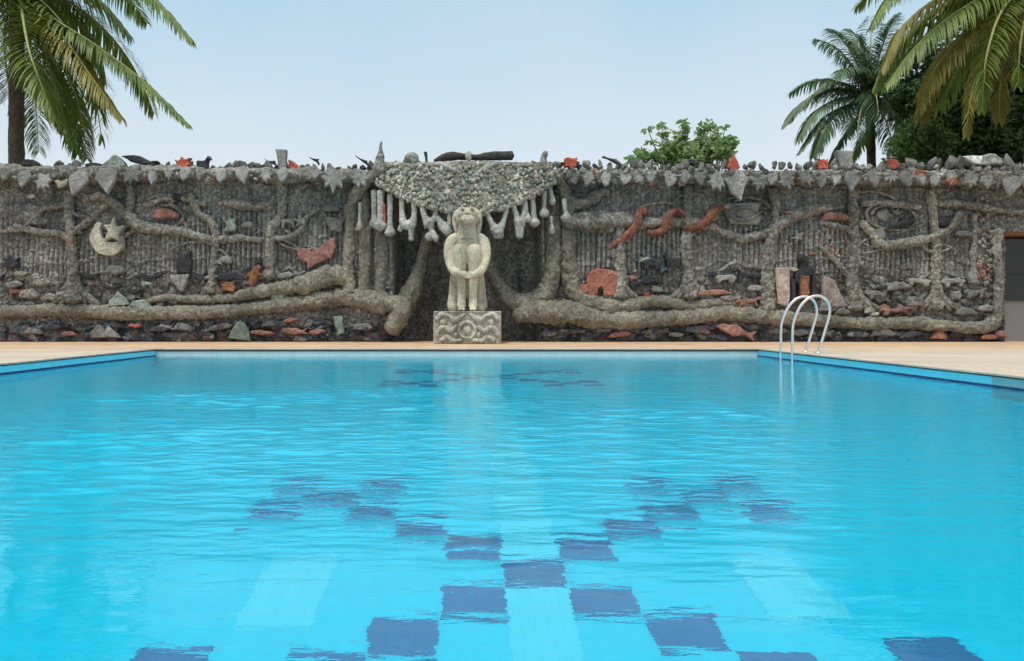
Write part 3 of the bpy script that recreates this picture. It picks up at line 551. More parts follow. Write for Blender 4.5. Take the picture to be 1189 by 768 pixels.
root([(443, 214, 4.5), (441, 260, 6), (443, 300, 6.5), (441, 345, 8)], None, y=.02)
root([(420, 345, 10), (450, 352, 11, .1), (466, 358, 12, .15), (462, 372, 12, .15), (455, 385, 9, .1)], None)
root([(495, 268, 5), (492, 285, 6), (487, 305, 7), (482, 325, 9, .1), (474, 345, 11, .15), (462, 364, 12, .25), (452, 374, 12, .25)], 'root slanting down across the left side of the niche', y=.3)
root([(566, 306, 5), (572, 322, 7), (582, 338, 9), (596, 350, 11), (612, 353, 12), (628, 346, 12), (638, 330, 11), (642, 300, 10), (642, 265, 9), (640, 235, 7), (632, 215, 5, .2)], 'U-shaped root beside the seated statue', y=-.02)
root([(646, 206, 5, .3), (654, 222, 6, .15), (659, 245, 7), (660, 280, 8), (660, 310, 9), (664, 335, 11), (680, 349, 11), (705, 356, 9), (735, 355, 8), (752, 350, 7), (770, 350, 7), (800, 356, 7), (825, 352, 6), (850, 352, 5), (874, 356, 4)], 'root dropping from the canopy and bending right', y=-.06)
root([(598, 366, 9, .1), (625, 362, 13), (655, 363, 14), (690, 369, 12), (725, 372, 10), (765, 370, 9), (800, 368, 9), (837, 364, 9), (880, 367, 9), (920, 370, 8), (965, 373, 7), (1010, 376, 7), (1050, 374, 7), (1090, 378, 7), (1130, 381, 7), (1150, 376, 6), (1156, 362, 5)], 'lowest long root running along the foot of the right half', y=-.1)
# ---- animals and figures
def R(name, m, kind, px, py, w_, h_, rot=0, flip=1, th=.10, label=None, **kw): return relief(name, M[m], kind, px, py, w_, h_, rot, th, kw.get('dy', -.09), flip=flip, label=label)
# moon crescent
mo = []; 
for i in range(15): a = math.radians(120 + i * 15); mo.append((math.cos(a) * .5, math.sin(a) * .5))
mo2 = [(math.cos(math.radians(a)) * .33 + .11, math.sin(math.radians(a)) * .33 + .20) for a in range(-22, -230, -16)]
OUT['moon'] = mo + mo2
R('moon_relief', 'cream', 'moon', 129, 277, 41, 41, th=.12, label='cream crescent moon relief')
R('star_relief', 'cream', 'star', 137, 269, 30, 34, -5, th=.16, label='cream star relief inside the moon')
R('animal_relief', 'pinkred', 'hog', 195, 250, 29, 17, label='red rounded hump relief')
R('animal_relief', 'dark', 'owl', 216, 306, 19, 27, label='dark owl-faced relief')
R('animal_relief', 'pinkred', 'drape', 86, 285, 7, 16)
V, Fc = blob(at(32, 249, WY - .06), (.34, .10, .26), 3, .14, 1.6, 4); hd = link_mesh('head_relief', V, Fc, M['wall'], wall, label='round grey head relief at the far left')
R('head_relief', 'grey_d', 'lump', 51, 258, 18, 13)
for (px, py, w_, h_, fl) in ((107, 321, 25, 13, 1), (132, 334, 26, 12, 1), (160, 338, 20, 11, 1), (178, 321, 32, 14, -1), (234, 322, 17, 22, 1), (4, 322, 10, 14, 1)): R('bird_relief', 'dark', 'bird', px, py, w_, h_, 0, fl)
R('slab_relief', 'green', 'fan', 140, 347, 24, 16, 8); R('slab_relief', 'green', 'fan', 169, 354, 28, 13, -20, label='greenish fan-shaped slab relief'); R('slab_relief', 'grey', 'fan', 212, 329, 22, 18, 180)
R('slab_relief', 'grey_d', 'lump', 137, 314, 22, 18)
R('animal_relief', 'green', 'frog', 270, 262, 14, 20); R('star_relief', 'grey', 'star', 350, 257, 19, 18, 10, label='small grey star relief')
R('butterfly_relief', 'pinkred', 'butterfly', 369, 296, 48, 35, 6, label='reddish butterfly relief')
R('figure_relief', 'orange', 'person', 297, 321, 19, 26, -22, label='orange leaning figure relief'); R('figure_head', 'dark', 'lump', 302, 305, 9, 9)
R('animal_relief', 'orange', 'frog', 267, 333, 17, 14); R('animal_relief', 'dark', 'hog', 272, 322, 25, 15)
R('bird_relief', 'grey', 'fish', 336, 320, 26, 11, 8, label='grey bird-like relief on the thick root'); R('bird_relief', 'grey', 'bird', 349, 318, 16, 9)
for (px, py, w_, h_, m, k) in ((281, 383, 25, 21, 'green', 'fan'), (306, 386, 26, 8, 'pinkred', 'lump'), (342, 385, 34, 12, 'pinkred', 'fish'), (369, 385, 20, 9, 'pinkred', 'lump'), (395, 378, 11, 22, 'green', 'drape'), (338, 372, 18, 8, 'red', 'lump'),
    (258, 379, 26, 11, 'base', 'lump'), (118, 384, 22, 16, 'grey_d', 'fan'), (134, 385, 18, 13, 'grey', 'wedge'), (84, 387, 16, 8, 'pinkred', 'lump'), (64, 380, 18, 12, 'dark', 'lump'), (36, 384, 30, 12, 'base', 'hog'), (190, 382, 30, 13, 'base', 'fish'), (216, 380, 22, 13, 'base', 'hog'), (160, 378, 14, 8, 'red', 'lump'), (422, 380, 24, 16, 'base', 'lump'), (320, 376, 26, 12, 'base', 'hog'),
    (718, 388, 26, 11, 'pinkred', 'lump'), (664, 385, 30, 10, 'base', 'fish'), (758, 385, 34, 12, 'base', 'fish'), (808, 383, 30, 14, 'base', 'lump'), (700, 383, 20, 9, 'base', 'lump'), (783, 388, 18, 9, 'grey_d', 'lump'),
    (900, 384, 24, 13, 'base', 'lump'), (930, 386, 26, 12, 'base', 'hog'), (962, 388, 22, 11, 'base', 'fish'), (992, 388, 26, 11, 'base', 'lump'), (1022, 387, 28, 12, 'grey_d', 'hog'), (1054, 388, 24, 11, 'base', 'hog'), (1086, 388, 16, 11, 'red', 'fan'), (1112, 389, 26, 9, 'dark', 'hog'), (1144, 391, 18, 11, 'red', 'lump'), (1158, 388, 16, 14, 'pinkred', 'lump')):
    R('rock_slab', m, k, px, py, w_, h_, rd.uniform(-8, 8), th=.12, dy=-.06)
R('fish_relief', 'pinkred', 'fish', 850, 385, 48, 18, -14, th=.14, dy=-.10, label='long reddish fish-like slab at the wall foot')
R('elephant_relief', 'red', 'elephant', 697, 329, 33, 31, label='square red elephant relief'); R('animal_relief', 'red', 'frog', 677, 335, 10, 14)
R('animal_relief', 'dark', 'pig', 755, 307, 24, 16); R('horse_relief', 'dark', 'horse', 779, 304, 20, 19, 0, -1, label='small black horse relief between two stone trees'); R('animal_relief', 'dark', 'hog', 755, 326, 26, 14)
R('horse_relief', 'dark', 'horse', 864, 320, 29, 18, 0, -1, label='black horse relief left of the stout stone tree')
R('animal_relief', 'grey', 'pig', 840, 324, 25, 13); R('animal_relief', 'grey', 'lump', 874, 335, 18, 11); R('animal_relief', 'pinkred', 'lump', 826, 340, 38, 12, label='flat pinkish red mound relief'); R('animal_relief', 'pinkred', 'dog', 866, 351, 28, 16, label='pinkish red dog relief near the stout stone tree'); R('animal_relief', 'redv', 'frog', 749, 344, 7, 9)
R('animal_relief', 'grey_d', 'fish', 845, 347, 26, 10)
R('slab_relief', 'grey', 'drape', 860, 249, 43, 25, th=.07, label='grey rectangular plaque with an eye shape'); 
b = MB(); b.add(*tube_data([(X(842), WY - .20, Z(249), .025), (X(852), WY - .21, Z(243), .03), (X(866), WY - .21, Z(243), .03), (X(877), WY - .2, Z(249), .025), (X(866), WY - .21, Z(256), .03), (X(852), WY - .21, Z(256), .03), (X(842), WY - .2, Z(249), .025)], .05, 8)); b.add(*blob(at(859, 249, WY - .2), (.09, .05, .08), 2, .05)); b.build('eye_outline', M['grey_d'], wall)
for pts, lb in (([(747, 245, 4.5), (740, 249, 4), (738, 258, 4.5), (735, 266, 5), (728, 273, 5), (716, 281, 3.5), (705, 290, 1.5)], 'leftmost red snake relief'), ([(791, 250, 3.5), (782, 247, 4), (776, 250, 5), (771, 260, 5), (768, 268, 4.5), (758, 272, 4), (750, 270, 2.5)], 'middle red snake relief'), ([(836, 243, 3.5), (826, 247, 4.5), (820, 255, 5), (812, 262, 5), (802, 267, 4.5), (791, 266, 3)], 'rightmost red snake relief')):
    P = [(X(a), WY - .22 - .04 * math.sin(i), Z(c), r * K) for i, (a, c, r) in enumerate(pts)]
    V, Fc = tube_data(P, .03, 14, .12, 9, .08, 24, 3); link_mesh('snake_relief', V, Fc, M['snake'], wall, label=lb)
V, Fc = blob(at(749, 247, WY - .26), (.09, .07, .07), 2, .15, 2, 1); link_mesh('snake_head', V, Fc, M['snake'], wall)
R('snake_head', 'grey', 'lump', 839, 242, 12, 6, 0, th=.10, dy=-.18, label='grey head of the rightmost snake')
R('slab_relief', 'pink', 'drape', 906, 334, 19, 44, th=.06, label='pale pink upright panel relief'); R('slab_relief', 'pink', 'wedge', 966, 337, 30, 38, th=.06, label='pale pink triangular panel relief')
R('figure_relief', 'dark', 'person', 930, 322, 26, 50, th=.12, label='dark standing figure relief with an orange front'); R('figure_front', 'orange', 'drape', 929, 334, 11, 26, th=.15, dy=-.12)
V, Fc = blob(at(930, 300, WY - .2), (.09, .09, .1), 2, .1); link_mesh('figure_head', V, Fc, M['dark'], wall); R('figure_relief', 'cream', 'lump', 919, 313, 7, 7, dy=-.12); R('figure_relief', 'grey', 'lump', 941, 317, 9, 7, dy=-.12); R('figure_relief', 'orange', 'lump', 941, 296, 6, 5)
for px in (918, 942): R('figure_relief', 'dark', 'drape', px, 339, 5, 34, dy=-.10)
R('star_relief', 'grey', 'star', 924, 276, 17, 15, 20); R('animal_relief', 'pinkred', 'hog', 966, 253, 31, 15, label='red domed relief under the arching bough'); R('animal_relief', 'pinkred', 'lump', 915, 248, 13, 8)
b = MB()
for i in range(70):
    px, py = rd.uniform(948, 984), rd.uniform(266, 328)
    if py - 266 > (px - 942) * 1.9: continue
    V, Fc = SH[rd.randrange(10)]; s = rd.uniform(.03, .055); b.add(xf(V, at(px, py, WY - .06), (s, s, s * 1.2), (rd.random(), 0, 0)), Fc, 0 if rd.random() < .55 else 1)
for i in range(150):
    px, py = rd.uniform(1131, 1152), rd.uniform(226, 330); V, Fc = SH[rd.randrange(10)]; s = rd.uniform(.03, .065); b.add(xf(V, at(px, py, WY - .06), (s, s, s * 1.2), (rd.random(), 0, 0)), Fc, rd.choice((0, 1, 1, 2, 2)))
b.build('stone_mosaic', [M['red'], M['grey'], M['grey_d']], wall, smooth=False, label='patches dotted with small red and grey stones')
R('animal_relief', 'pinkred', 'dog', 1036, 361, 38, 13, label='reddish running dog relief near the doorway'); R('animal_relief', 'pinkred', 'lump', 1023, 357, 12, 9)
R('animal_relief', 'dark', 'lizard', 1041, 261, 40, 20, 6, label='black rifle-shaped relief'); V, Fc = blob(at(1095, 257, WY - .12), (.16, .09, .13), 3, .08); link_mesh('animal_relief', V, Fc, M['dark'], wall, label='black oval lump relief')
for (px, py, w_, h_, k, m) in ((1014, 343, 22, 14, 'pig', 'grey_d'), (1040, 333, 26, 13, 'hog', 'grey'), (1062, 328, 28, 11, 'pig', 'grey'), (1058, 350, 22, 13, 'owl', 'grey_d'), (1103, 328, 30, 13, 'pig', 'grey'), (1128, 340, 26, 13, 'horse', 'grey_d'), (1126, 322, 14, 15, 'wedge', 'grey'), (1105, 343, 14, 12, 'owl', 'grey_d'), (1140, 358, 16, 14, 'lump', 'grey'), (1117, 362, 22, 12, 'hog', 'grey_d'), (1006, 360, 12, 12, 'lump', 'grey'), (975, 362, 18, 12, 'lump', 'grey_d'), (955, 356, 16, 12, 'frog', 'grey'), (1114, 272, 20, 12, 'lump', 'grey_d'), (1018, 272, 14, 14, 'owl', 'grey_d'), (1012, 364, 10, 8, 'lump', 'cream'),
    (20, 330, 20, 14, 'lump', 'wall'), (38, 342, 22, 14, 'hog', 'wall'), (52, 328, 20, 13, 'lump', 'wall'), (62, 345, 18, 12, 'lump', 'wall'), (28, 318, 18, 10, 'lump', 'wall'), (688, 350, 26, 12, 'lump', 'grey_d'), (40, 229, 9, 7, 'lump', 'cream'), (1175, 247, 12, 6, 'lump', 'grey'), (290, 262, 14, 12, 'lump', 'grey_d'), (390, 262, 22, 16, 'drape', 'grey_d'), (386, 243, 20, 12, 'lump', 'grey_d')):
    R('stone_relief', m, k, px, py, w_, h_, rd.uniform(-6, 6))
r2 = random.Random(41)
for i in range(46):
    left = i % 2; px = r2.uniform(6, 400) if left else r2.uniform(668, 1118); py = r2.uniform(228, 262) if r2.random() < .4 else r2.uniform(300, 356)
    k = r2.choice(('pig', 'dog', 'bird', 'horse', 'frog', 'lump', 'owl', 'fish', 'leaf', 'lizard')); m = r2.choice(('grey', 'grey', 'grey_d', 'grey_d', 'dark', 'dark', 'pinkred', 'green', 'slate'))
    if any(a < px < c and q < py < e_ for a, c, q, e_ in ((108, 152, 240, 305), (695, 885, 225, 300), (945, 985, 225, 330), (340, 400, 275, 330), (175, 235, 235, 325), (680, 715, 300, 350), (895, 985, 290, 360), (285, 310, 300, 340))): continue
    w_ = r2.uniform(10, 20); relief('small_relief', M[m], k, px, py, w_, w_ * r2.uniform(.6, .85), r2.uniform(-12, 12), .09, -.07, flip=r2.choice((-1, 1)))
for i in range(40):
    left = i % 2; cx_ = r2.uniform(10, 395) if left else r2.uniform(670, 1115); cy_ = r2.uniform(232, 300); rr_ = r2.uniform(7, 20); a0 = r2.uniform(0, 6.28); sw = r2.uniform(1.2, 3.2) * r2.choice((-1, 1)); P = []
    for j in range(7): a = a0 + sw * j / 6; q = rr_ * (1 + .5 * j / 6); P.append((X(cx_ + math.cos(a) * q * 1.5), WY - .075, Z(cy_ + math.sin(a) * q * .8), (2.4 - .25 * j) * K))
    V, Fc = tube_data(P, .035, 10, .16, 6, .14, 17, i); link_mesh('stone_twig', V, Fc, M['trunkst'], wall)
# loose looking rubble heaps of the relief
b = MB()
for (x0, x1, y0, y1, n) in ((6, 78, 316, 354, 46), (1000, 1076, 322, 370, 46), (1092, 1146, 322, 372, 38), (170, 250, 326, 356, 22), (820, 880, 330, 358, 14), (100, 170, 318, 356, 16)):
    for i in range(n):
        V, Fc = SH[rd.randrange(10)]; s = rd.uniform(.07, .15); b.add(xf(V, at(rd.uniform(x0, x1), rd.uniform(y0, y1), WY - .02), (s * 1.2, .10, s * .8), (0, rd.uniform(-1, 1), 0)), Fc, rd.randrange(2))
for i in range(420):
    px = rd.uniform(-100, 1160)
    if 455 < px < 628: continue
    V, Fc = SH[rd.randrange(10)]; s = rd.uniform(.07, .17); b.add(xf(V, at(px, rd.uniform(374, 394), WY - rd.uniform(-.02, .05)), (s * 1.3, .10, s * .7), (0, rd.uniform(-.6, .6), 0)), Fc, rd.choice((0, 2, 2, 3, 3, 4)))
b.build('rubble_relief', [M['wall'], M['grey_d'], M['base'], M['slate'], M['dark']], wall, smooth=False)
# ------------------------------------------------------------------ canopy over the niche
can = empty('stone_canopy', (X(542), WY - .2, 0), 'knobbly shell-covered stone canopy spread over the seated statue', 'canopy')
def cbot(px):
    xs_ = [434, 446, 468, 501, 520, 542, 565, 590, 620, 634, 646]; ys_ = [209, 219, 229, 241, 246, 248, 246, 240, 227, 217, 211]; return float(np.interp(px, xs_, ys_))
nu, nv = 130, 40; V = []; tops = []
def cpt(u, v):
    a, c = 440 + 200 * u, 434 + 212 * u; px = a * (1 - v) + c * v; yt = 188 + 3 * math.sin(u * 9) * .3; py = yt + (cbot(c) - yt) * v
    out_ = .35 + .55 * math.sin(PI * min(max(u, 0), 1)) ** .7 * (v ** .8); Yd = WY - out_
    return px, py, Yd
for j in range(nv + 1):
    for i in range(nu + 1):
        u, v = i / nu, j / nv; px, py, Yd = cpt(u, v); p = at(px, py, Yd)
        V.append((p.x, p.y, p.z))
V = np.array(V); pk = voro(V[:, 0] / .11, V[:, 2] / .10, 21); V[:, 1] -= .05 * pk + .03 * fbm(V[:, 0] * 4, V[:, 2] * 4, 0 * V[:, 0], 3, 2)
I = np.arange((nu + 1) * (nv + 1)).reshape(nv + 1, nu + 1)
Fc = np.stack([I[:-1, :-1], I[1:, :-1], I[1:, 1:], I[:-1, 1:]], -1).reshape(-1, 4).tolist()
b = MB(); b.add(V, Fc); V2 = V.copy(); V2[:, 1] += .12; b.add(V2, [f[::-1] for f in Fc])
N0 = len(V); bd = I[0].tolist() + I[1:, -1].tolist() + I[-1, -2::-1].tolist() + I[-2:0:-1, 0].tolist()
b.F += [(bd[i], bd[(i + 1) % len(bd)], bd[(i + 1) % len(bd)] + N0, bd[i] + N0) for i in range(len(bd))]; b.mi += [0] * len(bd)
for i in range(620):
    u, v = rd.uniform(.01, .99), rd.uniform(.04, 1.0); px, py, Yd = cpt(u, v); p = at(px, py, Yd - .05); s = rd.uniform(.022, .062)
    b.add(*blob(p, (s * rd.uniform(.8, 1.1), s * .9, s * rd.uniform(.8, 1.4)), 1, .12, 2, i), 1 if rd.random() < .4 else (0 if rd.random() < .8 else 2))
for i in range(90):
    u = i / 89; px, py, Yd = cpt(u, 1); V1, F1 = SH[rd.randrange(10)]; s = rd.uniform(.04, .08); b.add(xf(V1, at(px, py + rd.uniform(-1, 1.5), Yd), (s, s, s * 1.3), (rd.random(), rd.random(), 0)), F1, rd.choice((0, 1, 3)))
b.build('canopy_shell', [M['canopy'], M['knob'], M['green'], M['pendant']], can)
b = MB(); Vr = []                                               # solid roof slab behind the rim
b.box(X(446), X(636), WY - .32, WY + .9, 3.84, 3.99); b.build('canopy_roof', M['cornice'], can, smooth=False)
b = MB()
b.add(*tube_data([(*at(508, 190, WY - .45), .05), (*at(520, 195, WY - .48), .06), (*at(538, 203, WY - .53), .05), (*at(543, 207, WY - .55), .05), (*at(552, 203, WY - .53), .05), (*at(566, 195, WY - .48), .06), (*at(577, 190, WY - .45), .05)], .04, 10)); b.build('garland', M['pendant'], can)
def pend(parts, name='pendant', m='pendant', label=None, Yd=None):
    b = MB()
    for pts in parts:
        P = []
        for (px, py, r) in pts:
            y_ = Yd or (WY - .34 - .50 * max(0, math.sin(PI * min(max((px - 440) / 200, 0), 1))) ** .7)
            q = at(px, py, y_); P.append((q.x, q.y, q.z, r * K * 1.18))
        b.add(*tube_data(P, .03, 12, .14, 9, .06, 26, rd.randrange(99)))
    return b.build(name, M[m], can, label=label)
def drop(px, y0, y1, r=2.2, lean=0):
    r *= rd.uniform(.8, 1.15); y1 += rd.uniform(-3, 2); lean += rd.uniform(-1.5, 1.5); k1, k2 = rd.uniform(1.5, 2.4), rd.uniform(1.1, 2.2)
    pend([[(px, y0, r), (px + lean * .5, (y0 + y1) / 2, r * .9), (px + lean * .9, y1 - 9, r), (px + lean, y1 - 4, r * k1), (px + lean, y1, r * k2)]] + ([[(px + lean, y1 - 5, r), (px + lean + rd.choice((-4, 4)), y1 + 1, r * .9)]] if rd.random() < .5 else []))
drop(418, 236, 268, 2, 1); drop(434, 222, 262, 3, 1); drop(442, 222, 264, 3.4, -1); drop(453, 226, 272, 2.8, 1)
pend([[(467, 228, 2.6), (467, 248, 2.6), (469, 260, 4)], [(480, 232, 2.6), (481, 250, 2.8), (478, 262, 4.5)], [(466, 262, 3.5), (473, 262, 5), (480, 262, 5)], [(466, 262, 2.5), (464, 268, 2.5)], [(477, 262, 3), (478, 274, 2.6), (478, 279, 3)]], label='hanging pale figure with two raised arms at the left')
pend([[(490, 240, 2.6), (494, 254, 3.5), (499, 260, 6)], [(507, 242, 2.4), (504, 254, 3), (499, 258, 4)], [(499, 258, 5), (501, 268, 2.5), (499, 274, 4), (497, 278, 3.5)], [(501, 268, 2.5), (506, 277, 3.5), (507, 280, 2)]], label='hanging pale figure with splayed feet left of the statue')
pend([[(508, 252, 2.5), (514, 262, 4.5), (521, 270, 4.5), (523, 273, 3)], [(522, 243, 2.4), (522, 258, 2.6), (520, 268, 3)]])
pend([[(565, 246, 2.4), (570, 258, 2.8), (576, 268, 5)], [(588, 244, 2.4), (584, 258, 2.8), (579, 268, 5)], [(572, 264, 4), (578, 270, 6), (577, 275, 4.5)], [(574, 272, 4), (583, 273, 4)]], label='hanging pale figure with arms in a V right of the statue')
pend([[(596, 239, 2.3), (600, 252, 3), (603, 262, 4.5)], [(610, 234, 2.3), (608, 250, 3), (604, 262, 4.5)], [(602, 256, 5), (603, 268, 4), (603, 276, 3.4)]], label='slim hanging pale figure with raised arms')
drop(618, 228, 262, 2.8, 2); drop(632, 222, 252, 2.8, 1); drop(638, 214, 240, 2.6, 3); drop(655, 232, 256, 2.6, 3); drop(640, 252, 270, 2.2, 0); drop(611, 236, 256, 2, 1)
pend([[(446, 238, 1.4), (447, 262, 1.4)]], m='redv', label='thin red rod among the pendants')
# ------------------------------------------------------------------ pedestal and statue
PXC, PY_, PT = X(542.5, 16.95), 17.62, None
pz = CAMH - (361.5 - VY) / F * 16.95
hw = 39.5 / F * 16.95
ped = empty('pedestal', (PXC, PY_, 0), 'carved square stone pedestal under the seated statue', 'pedestal')
bm = bmesh.new(); bmesh.ops.create_cube(bm, size=1); bmesh.ops.scale(bm, vec=(hw * 2, 1.3, pz), verts=bm.verts); bmesh.ops.translate(bm, vec=(PXC, 16.95 + .65, pz / 2), verts=bm.verts)
bmesh.ops.bevel(bm, geom=bm.edges[:], offset=.02, segments=2, affect='EDGES'); bm.verts.index_update()
link_mesh('block', [v.co[:] for v in bm.verts], [tuple(v.index for v in f.verts) for f in bm.faces], M['ped'], ped, smooth=False); bm.free()
def ring(cx, cz, r, rt, y, b, n=20, mi=0):
    P = [(cx + math.cos(i * 2 * PI / n) * r, y, cz + math.sin(i * 2 * PI / n) * r, rt) for i in range(n + 1)]; b.add(*tube_data(P, .02, 8, .12, 12, .05, 30), mi)
b = MB(); yf = 16.93
ring(PXC, pz * .42, .17, .035, yf, b); b.add(*blob((PXC, yf, pz * .42), (.09, .05, .09), 2, .1))
for s in (-1, 1):
    f = lambda x, z: (PXC + s * x, yf, pz * z)
    b.add(*tube_data([(*f(.05, .92), .03), (*f(.16, .80), .05), (*f(.28, .72), .05), (*f(.38, .86), .04), (*f(.56, .9), .05), (*f(.64, .72), .05)], .03, 9, .15, 9))
    b.add(*tube_data([(*f(.22, .55), .04), (*f(.36, .40), .06), (*f(.48, .52), .05), (*f(.60, .42), .05), (*f(.64, .22), .04)], .03, 9, .15, 9))
    b.add(*tube_data([(*f(.12, .12), .04), (*f(.30, .10), .05), (*f(.42, .22), .05), (*f(.56, .10), .05)], .03, 9, .15, 9))
    b.add(*blob(f(.5, .66), (.08, .05, .07), 2, .2)); b.add(*blob(f(.24, .28), (.05, .04, .06), 2, .2))
b.build('carved_relief', M['ped'], ped, label='raised carving of a ringed boss and curling leaves')
b = MB(); b.box(PXC - hw + .01, PXC + hw - .01, 16.925, 17.0, pz * .965, pz * .999); b.build('top_moulding', M['ped'], ped, smooth=False)
# statue, union by voxel remesh
SYF = 17.35; kk = SYF / F
stt = empty('seated_statue', (PXC, SYF + .2, pz), 'cream stone statue of a crouching person hugging the knees and looking up', 'statue')
b = MB()
def sp(x, z, y=0): return (PXC + x, SYF + y, pz + z)
def cap(pts, seg=16): b.add(*tube_data([(*sp(x, z, y), r) for (x, z, y, r) in pts], .03, seg, 0, 1, 0, 1))
for s in (-1, 1):
    cap([(s * .12, .10, -.10, .10), (s * .125, .35, -.09, .085), (s * .13, .65, -.10, .10), (s * .15, .95, -.13, .135), (s * .155, 1.24, -.16, .15), (s * .155, 1.36, -.12, .14)])     # shin to knee
    cap([(s * .14, 1.34, -.10, .12), (s * .17, 1.05, .12, .15), (s * .19, .62, .38, .20), (s * .18, .40, .45, .23)])        # thigh to hip
    cap([(s * .12, .06, .02, .08), (s * .12, .05, -.16, .075), (s * .125, .04, -.28, .05)])           # foot
    for k in range(4): cap([(s * .12 + (k - 1.5) * .034, .045, -.26, .024), (s * .12 + (k - 1.5) * .036, .03, -.34, .02)], 8)
    cap([(s * .20, 1.58, .12, .13), (s * .34, 1.48, .10, .135), (s * .385, 1.24, .0, .12), (s * .36, 1.02, -.10, .10), (s * .29, .85, -.20, .085), (s * .14, .77, -.30, .07), (s * .02, .77, -.32, .06)])
    for k in range(4): cap([(s * .10, .82 - k * .035, -.33, .024), (s * .02, .81 - k * .035, -.36, .022), (-s * .05, .80 - k * .035, -.35, .018)], 8)
    cap([(s * .22, .34, .46, .20), (s * .30, .12, .34, .14), (s * .26, .06, .10, .09)])                  # hips spread to the block
cap([(0, .30, .52, .30), (0, .70, .50, .32), (0, 1.10, .30, .34), (0, 1.38, .20, .32), (0, 1.50, .16, .27), (0, 1.62, .13, .235), (0, 1.74, .09, .20), (0, 1.88, .05, .19)], 24)
cap([(0, 1.52, .0, .16), (0, 1.60, .02, .14), (0, 1.72, .0, .12)])
# head, thrown back: face looks up and outwards
V, Fc = blob(sp(0, 2.00, .08), (.255, .28, .225), 3, .04, 3); b.add(V, Fc)
V, Fc = blob(sp(0, 1.93, -.17), (.17, .19, .095), 3, 0); b.add(V, Fc)       # jaw and chin
V, Fc = blob(sp(0, 2.05, -.11), (.20, .15, .13), 3, 0); b.add(V, Fc)
cap([(0, 2.15, -.16, .025), (0, 2.09, -.27, .034), (0, 2.055, -.31, .042)], 10)   # nose
cap([(-.06, 1.975, -.325, .022), (0, 1.985, -.34, .026), (.06, 1.975, -.325, .022)], 8)
cap([(-.05, 1.935, -.335, .022), (0, 1.93, -.345, .026), (.05, 1.935, -.335, .022)], 8)
for s in (-1, 1): cap([(s * .04, 2.15, -.20, .022), (s * .09, 2.175, -.19, .03), (s * .16, 2.14, -.15, .022)], 8); b.add(*blob(sp(s * .27, 2.0, .02), (.03, .06, .075), 2, 0))
V = np.concatenate(b.V); me = bpy.data.meshes.new('tmp'); me.from_pydata(V.tolist(), [], b.F)
to = bpy.data.objects.new('tmp', me); COL.objects.link(to)
r = to.modifiers.new('r', 'REMESH'); r.mode = 'VOXEL'; r.voxel_size = .013
sm = to.modifiers.new('s', 'SMOOTH'); sm.factor = .6; sm.iterations = 5
dg = bpy.context.evaluated_depsgraph_get(); ev = to.evaluated_get(dg); m2 = bpy.data.meshes.new_from_object(ev)
V = np.array([v.co[:] for v in m2.vertices]); Fc = [tuple(p.vertices) for p in m2.polygons]; bpy.data.objects.remove(to)
link_mesh('body', V, Fc, M['statue'], stt)
b = MB()
for i in range(15):
    a = math.radians(-20 + i * 220 / 14); x = math.cos(a) * .20; y = .06 + math.sin(a) * .16
    b.add(*tube_data([(*sp(x * .5, 2.20, .18), .05), (*sp(x * 1.22, 2.10, y + .12), .055), (*sp(x * 1.36, 1.94, y + .13), .055), (*sp(x * 1.24, 1.80, y + .15), .055), (*sp(x * 1.15, 1.68, y + .17), .05)], .04, 10, .12, 9, .06, 30, i))
b.build('hair', M['statue'], stt)
for s in (-1, 1): V, Fc = blob(sp(s * .10, 2.125, -.232), (.026, .018, .018), 2, 0); link_mesh('eye', V, Fc, M['eye'], stt)
# ------------------------------------------------------------------ things standing on the top of the wall
protos = {}
def stone_thing(px, py_b, w_, h_, k, m, label, cat, group=None, name='coping_stone', rot=0, Y=None):
    Y = Y or WY - .15; sz = Z(py_b, Y); key = (k, m)
    if key not in protos:
        V, Fc = SH[k]; V = V.copy(); V[:, 2] += .7; o = link_mesh(name, V, Fc, M[m], smooth=False); protos[key] = o
    else: o = protos[key].copy(); COL.objects.link(o); o.name = name
    o.location = (X(px, Y), Y, sz); o.scale = (w_ * K * .5, min(w_, h_) * K * .5, h_ * K * .55); o.rotation_euler = (0, math.radians(rot), rd.uniform(0, 6))
    for q in ('label', 'category', 'group'):
        if q in o: del o[q]
    return put(o, label, cat, group)
skip = [(445, 452), (473, 484), (500, 600), (628, 637), (144, 184), (204, 218), (232, 243), (323, 334), (338, 348), (654, 672), (846, 859), (950, 959), (1034, 1047), (1118, 1152), (884, 900)]
px = -120; n_ = 0
while px < 1290:
    if not any(a < px < c for a, c in skip):
        big = 1.35 if px > 1040 else 1.
        stone_thing(px, 199 if px < 440 else 197, rd.uniform(7, 15) * big, rd.uniform(6, 17) * big, n_ % 10, rd.choice(('grey', 'grey_d', 'grey_d', 'cornice')) , 'small rough grey stone in the row along the wall top', 'stone', 'rough grey stones along the wall top', rot=rd.uniform(-40, 40), Y=WY - rd.uniform(.05, .3)); n_ += 1
    px += rd.uniform(6.5, 10.5)
def flat_thing(name, m, kind, px, py, w_, h_, label, cat, rot=0, th=.16, flip=1, Y=WY - .2):
    oc, os_ = math.cos(math.radians(rot)), math.sin(math.radians(rot)); ww, hh = w_ * K, h_ * K
    o2 = [(x * ww * flip * oc - z * hh * os_, x * ww * flip * os_ + z * hh * oc) for x, z in OUT[kind]]
    V, Fc = slab_data(o2, min(.03, ww * .1, hh * .1), th, .012, rd.randrange(99)); c = at(px, py, Y); V = V + np.array((c.x, Y + th / 2, c.z))
    return put(link_mesh(name, V, Fc, M[m], origin=(c.x, Y, c.z - hh / 2), smooth=False), label, cat)
T_ = flat_thing
T_('stone_bird', 'dark', 'fish', 163, 187, 42, 13, 'long black pointed slab on the wall top above the moon', 'stone slab', -14)
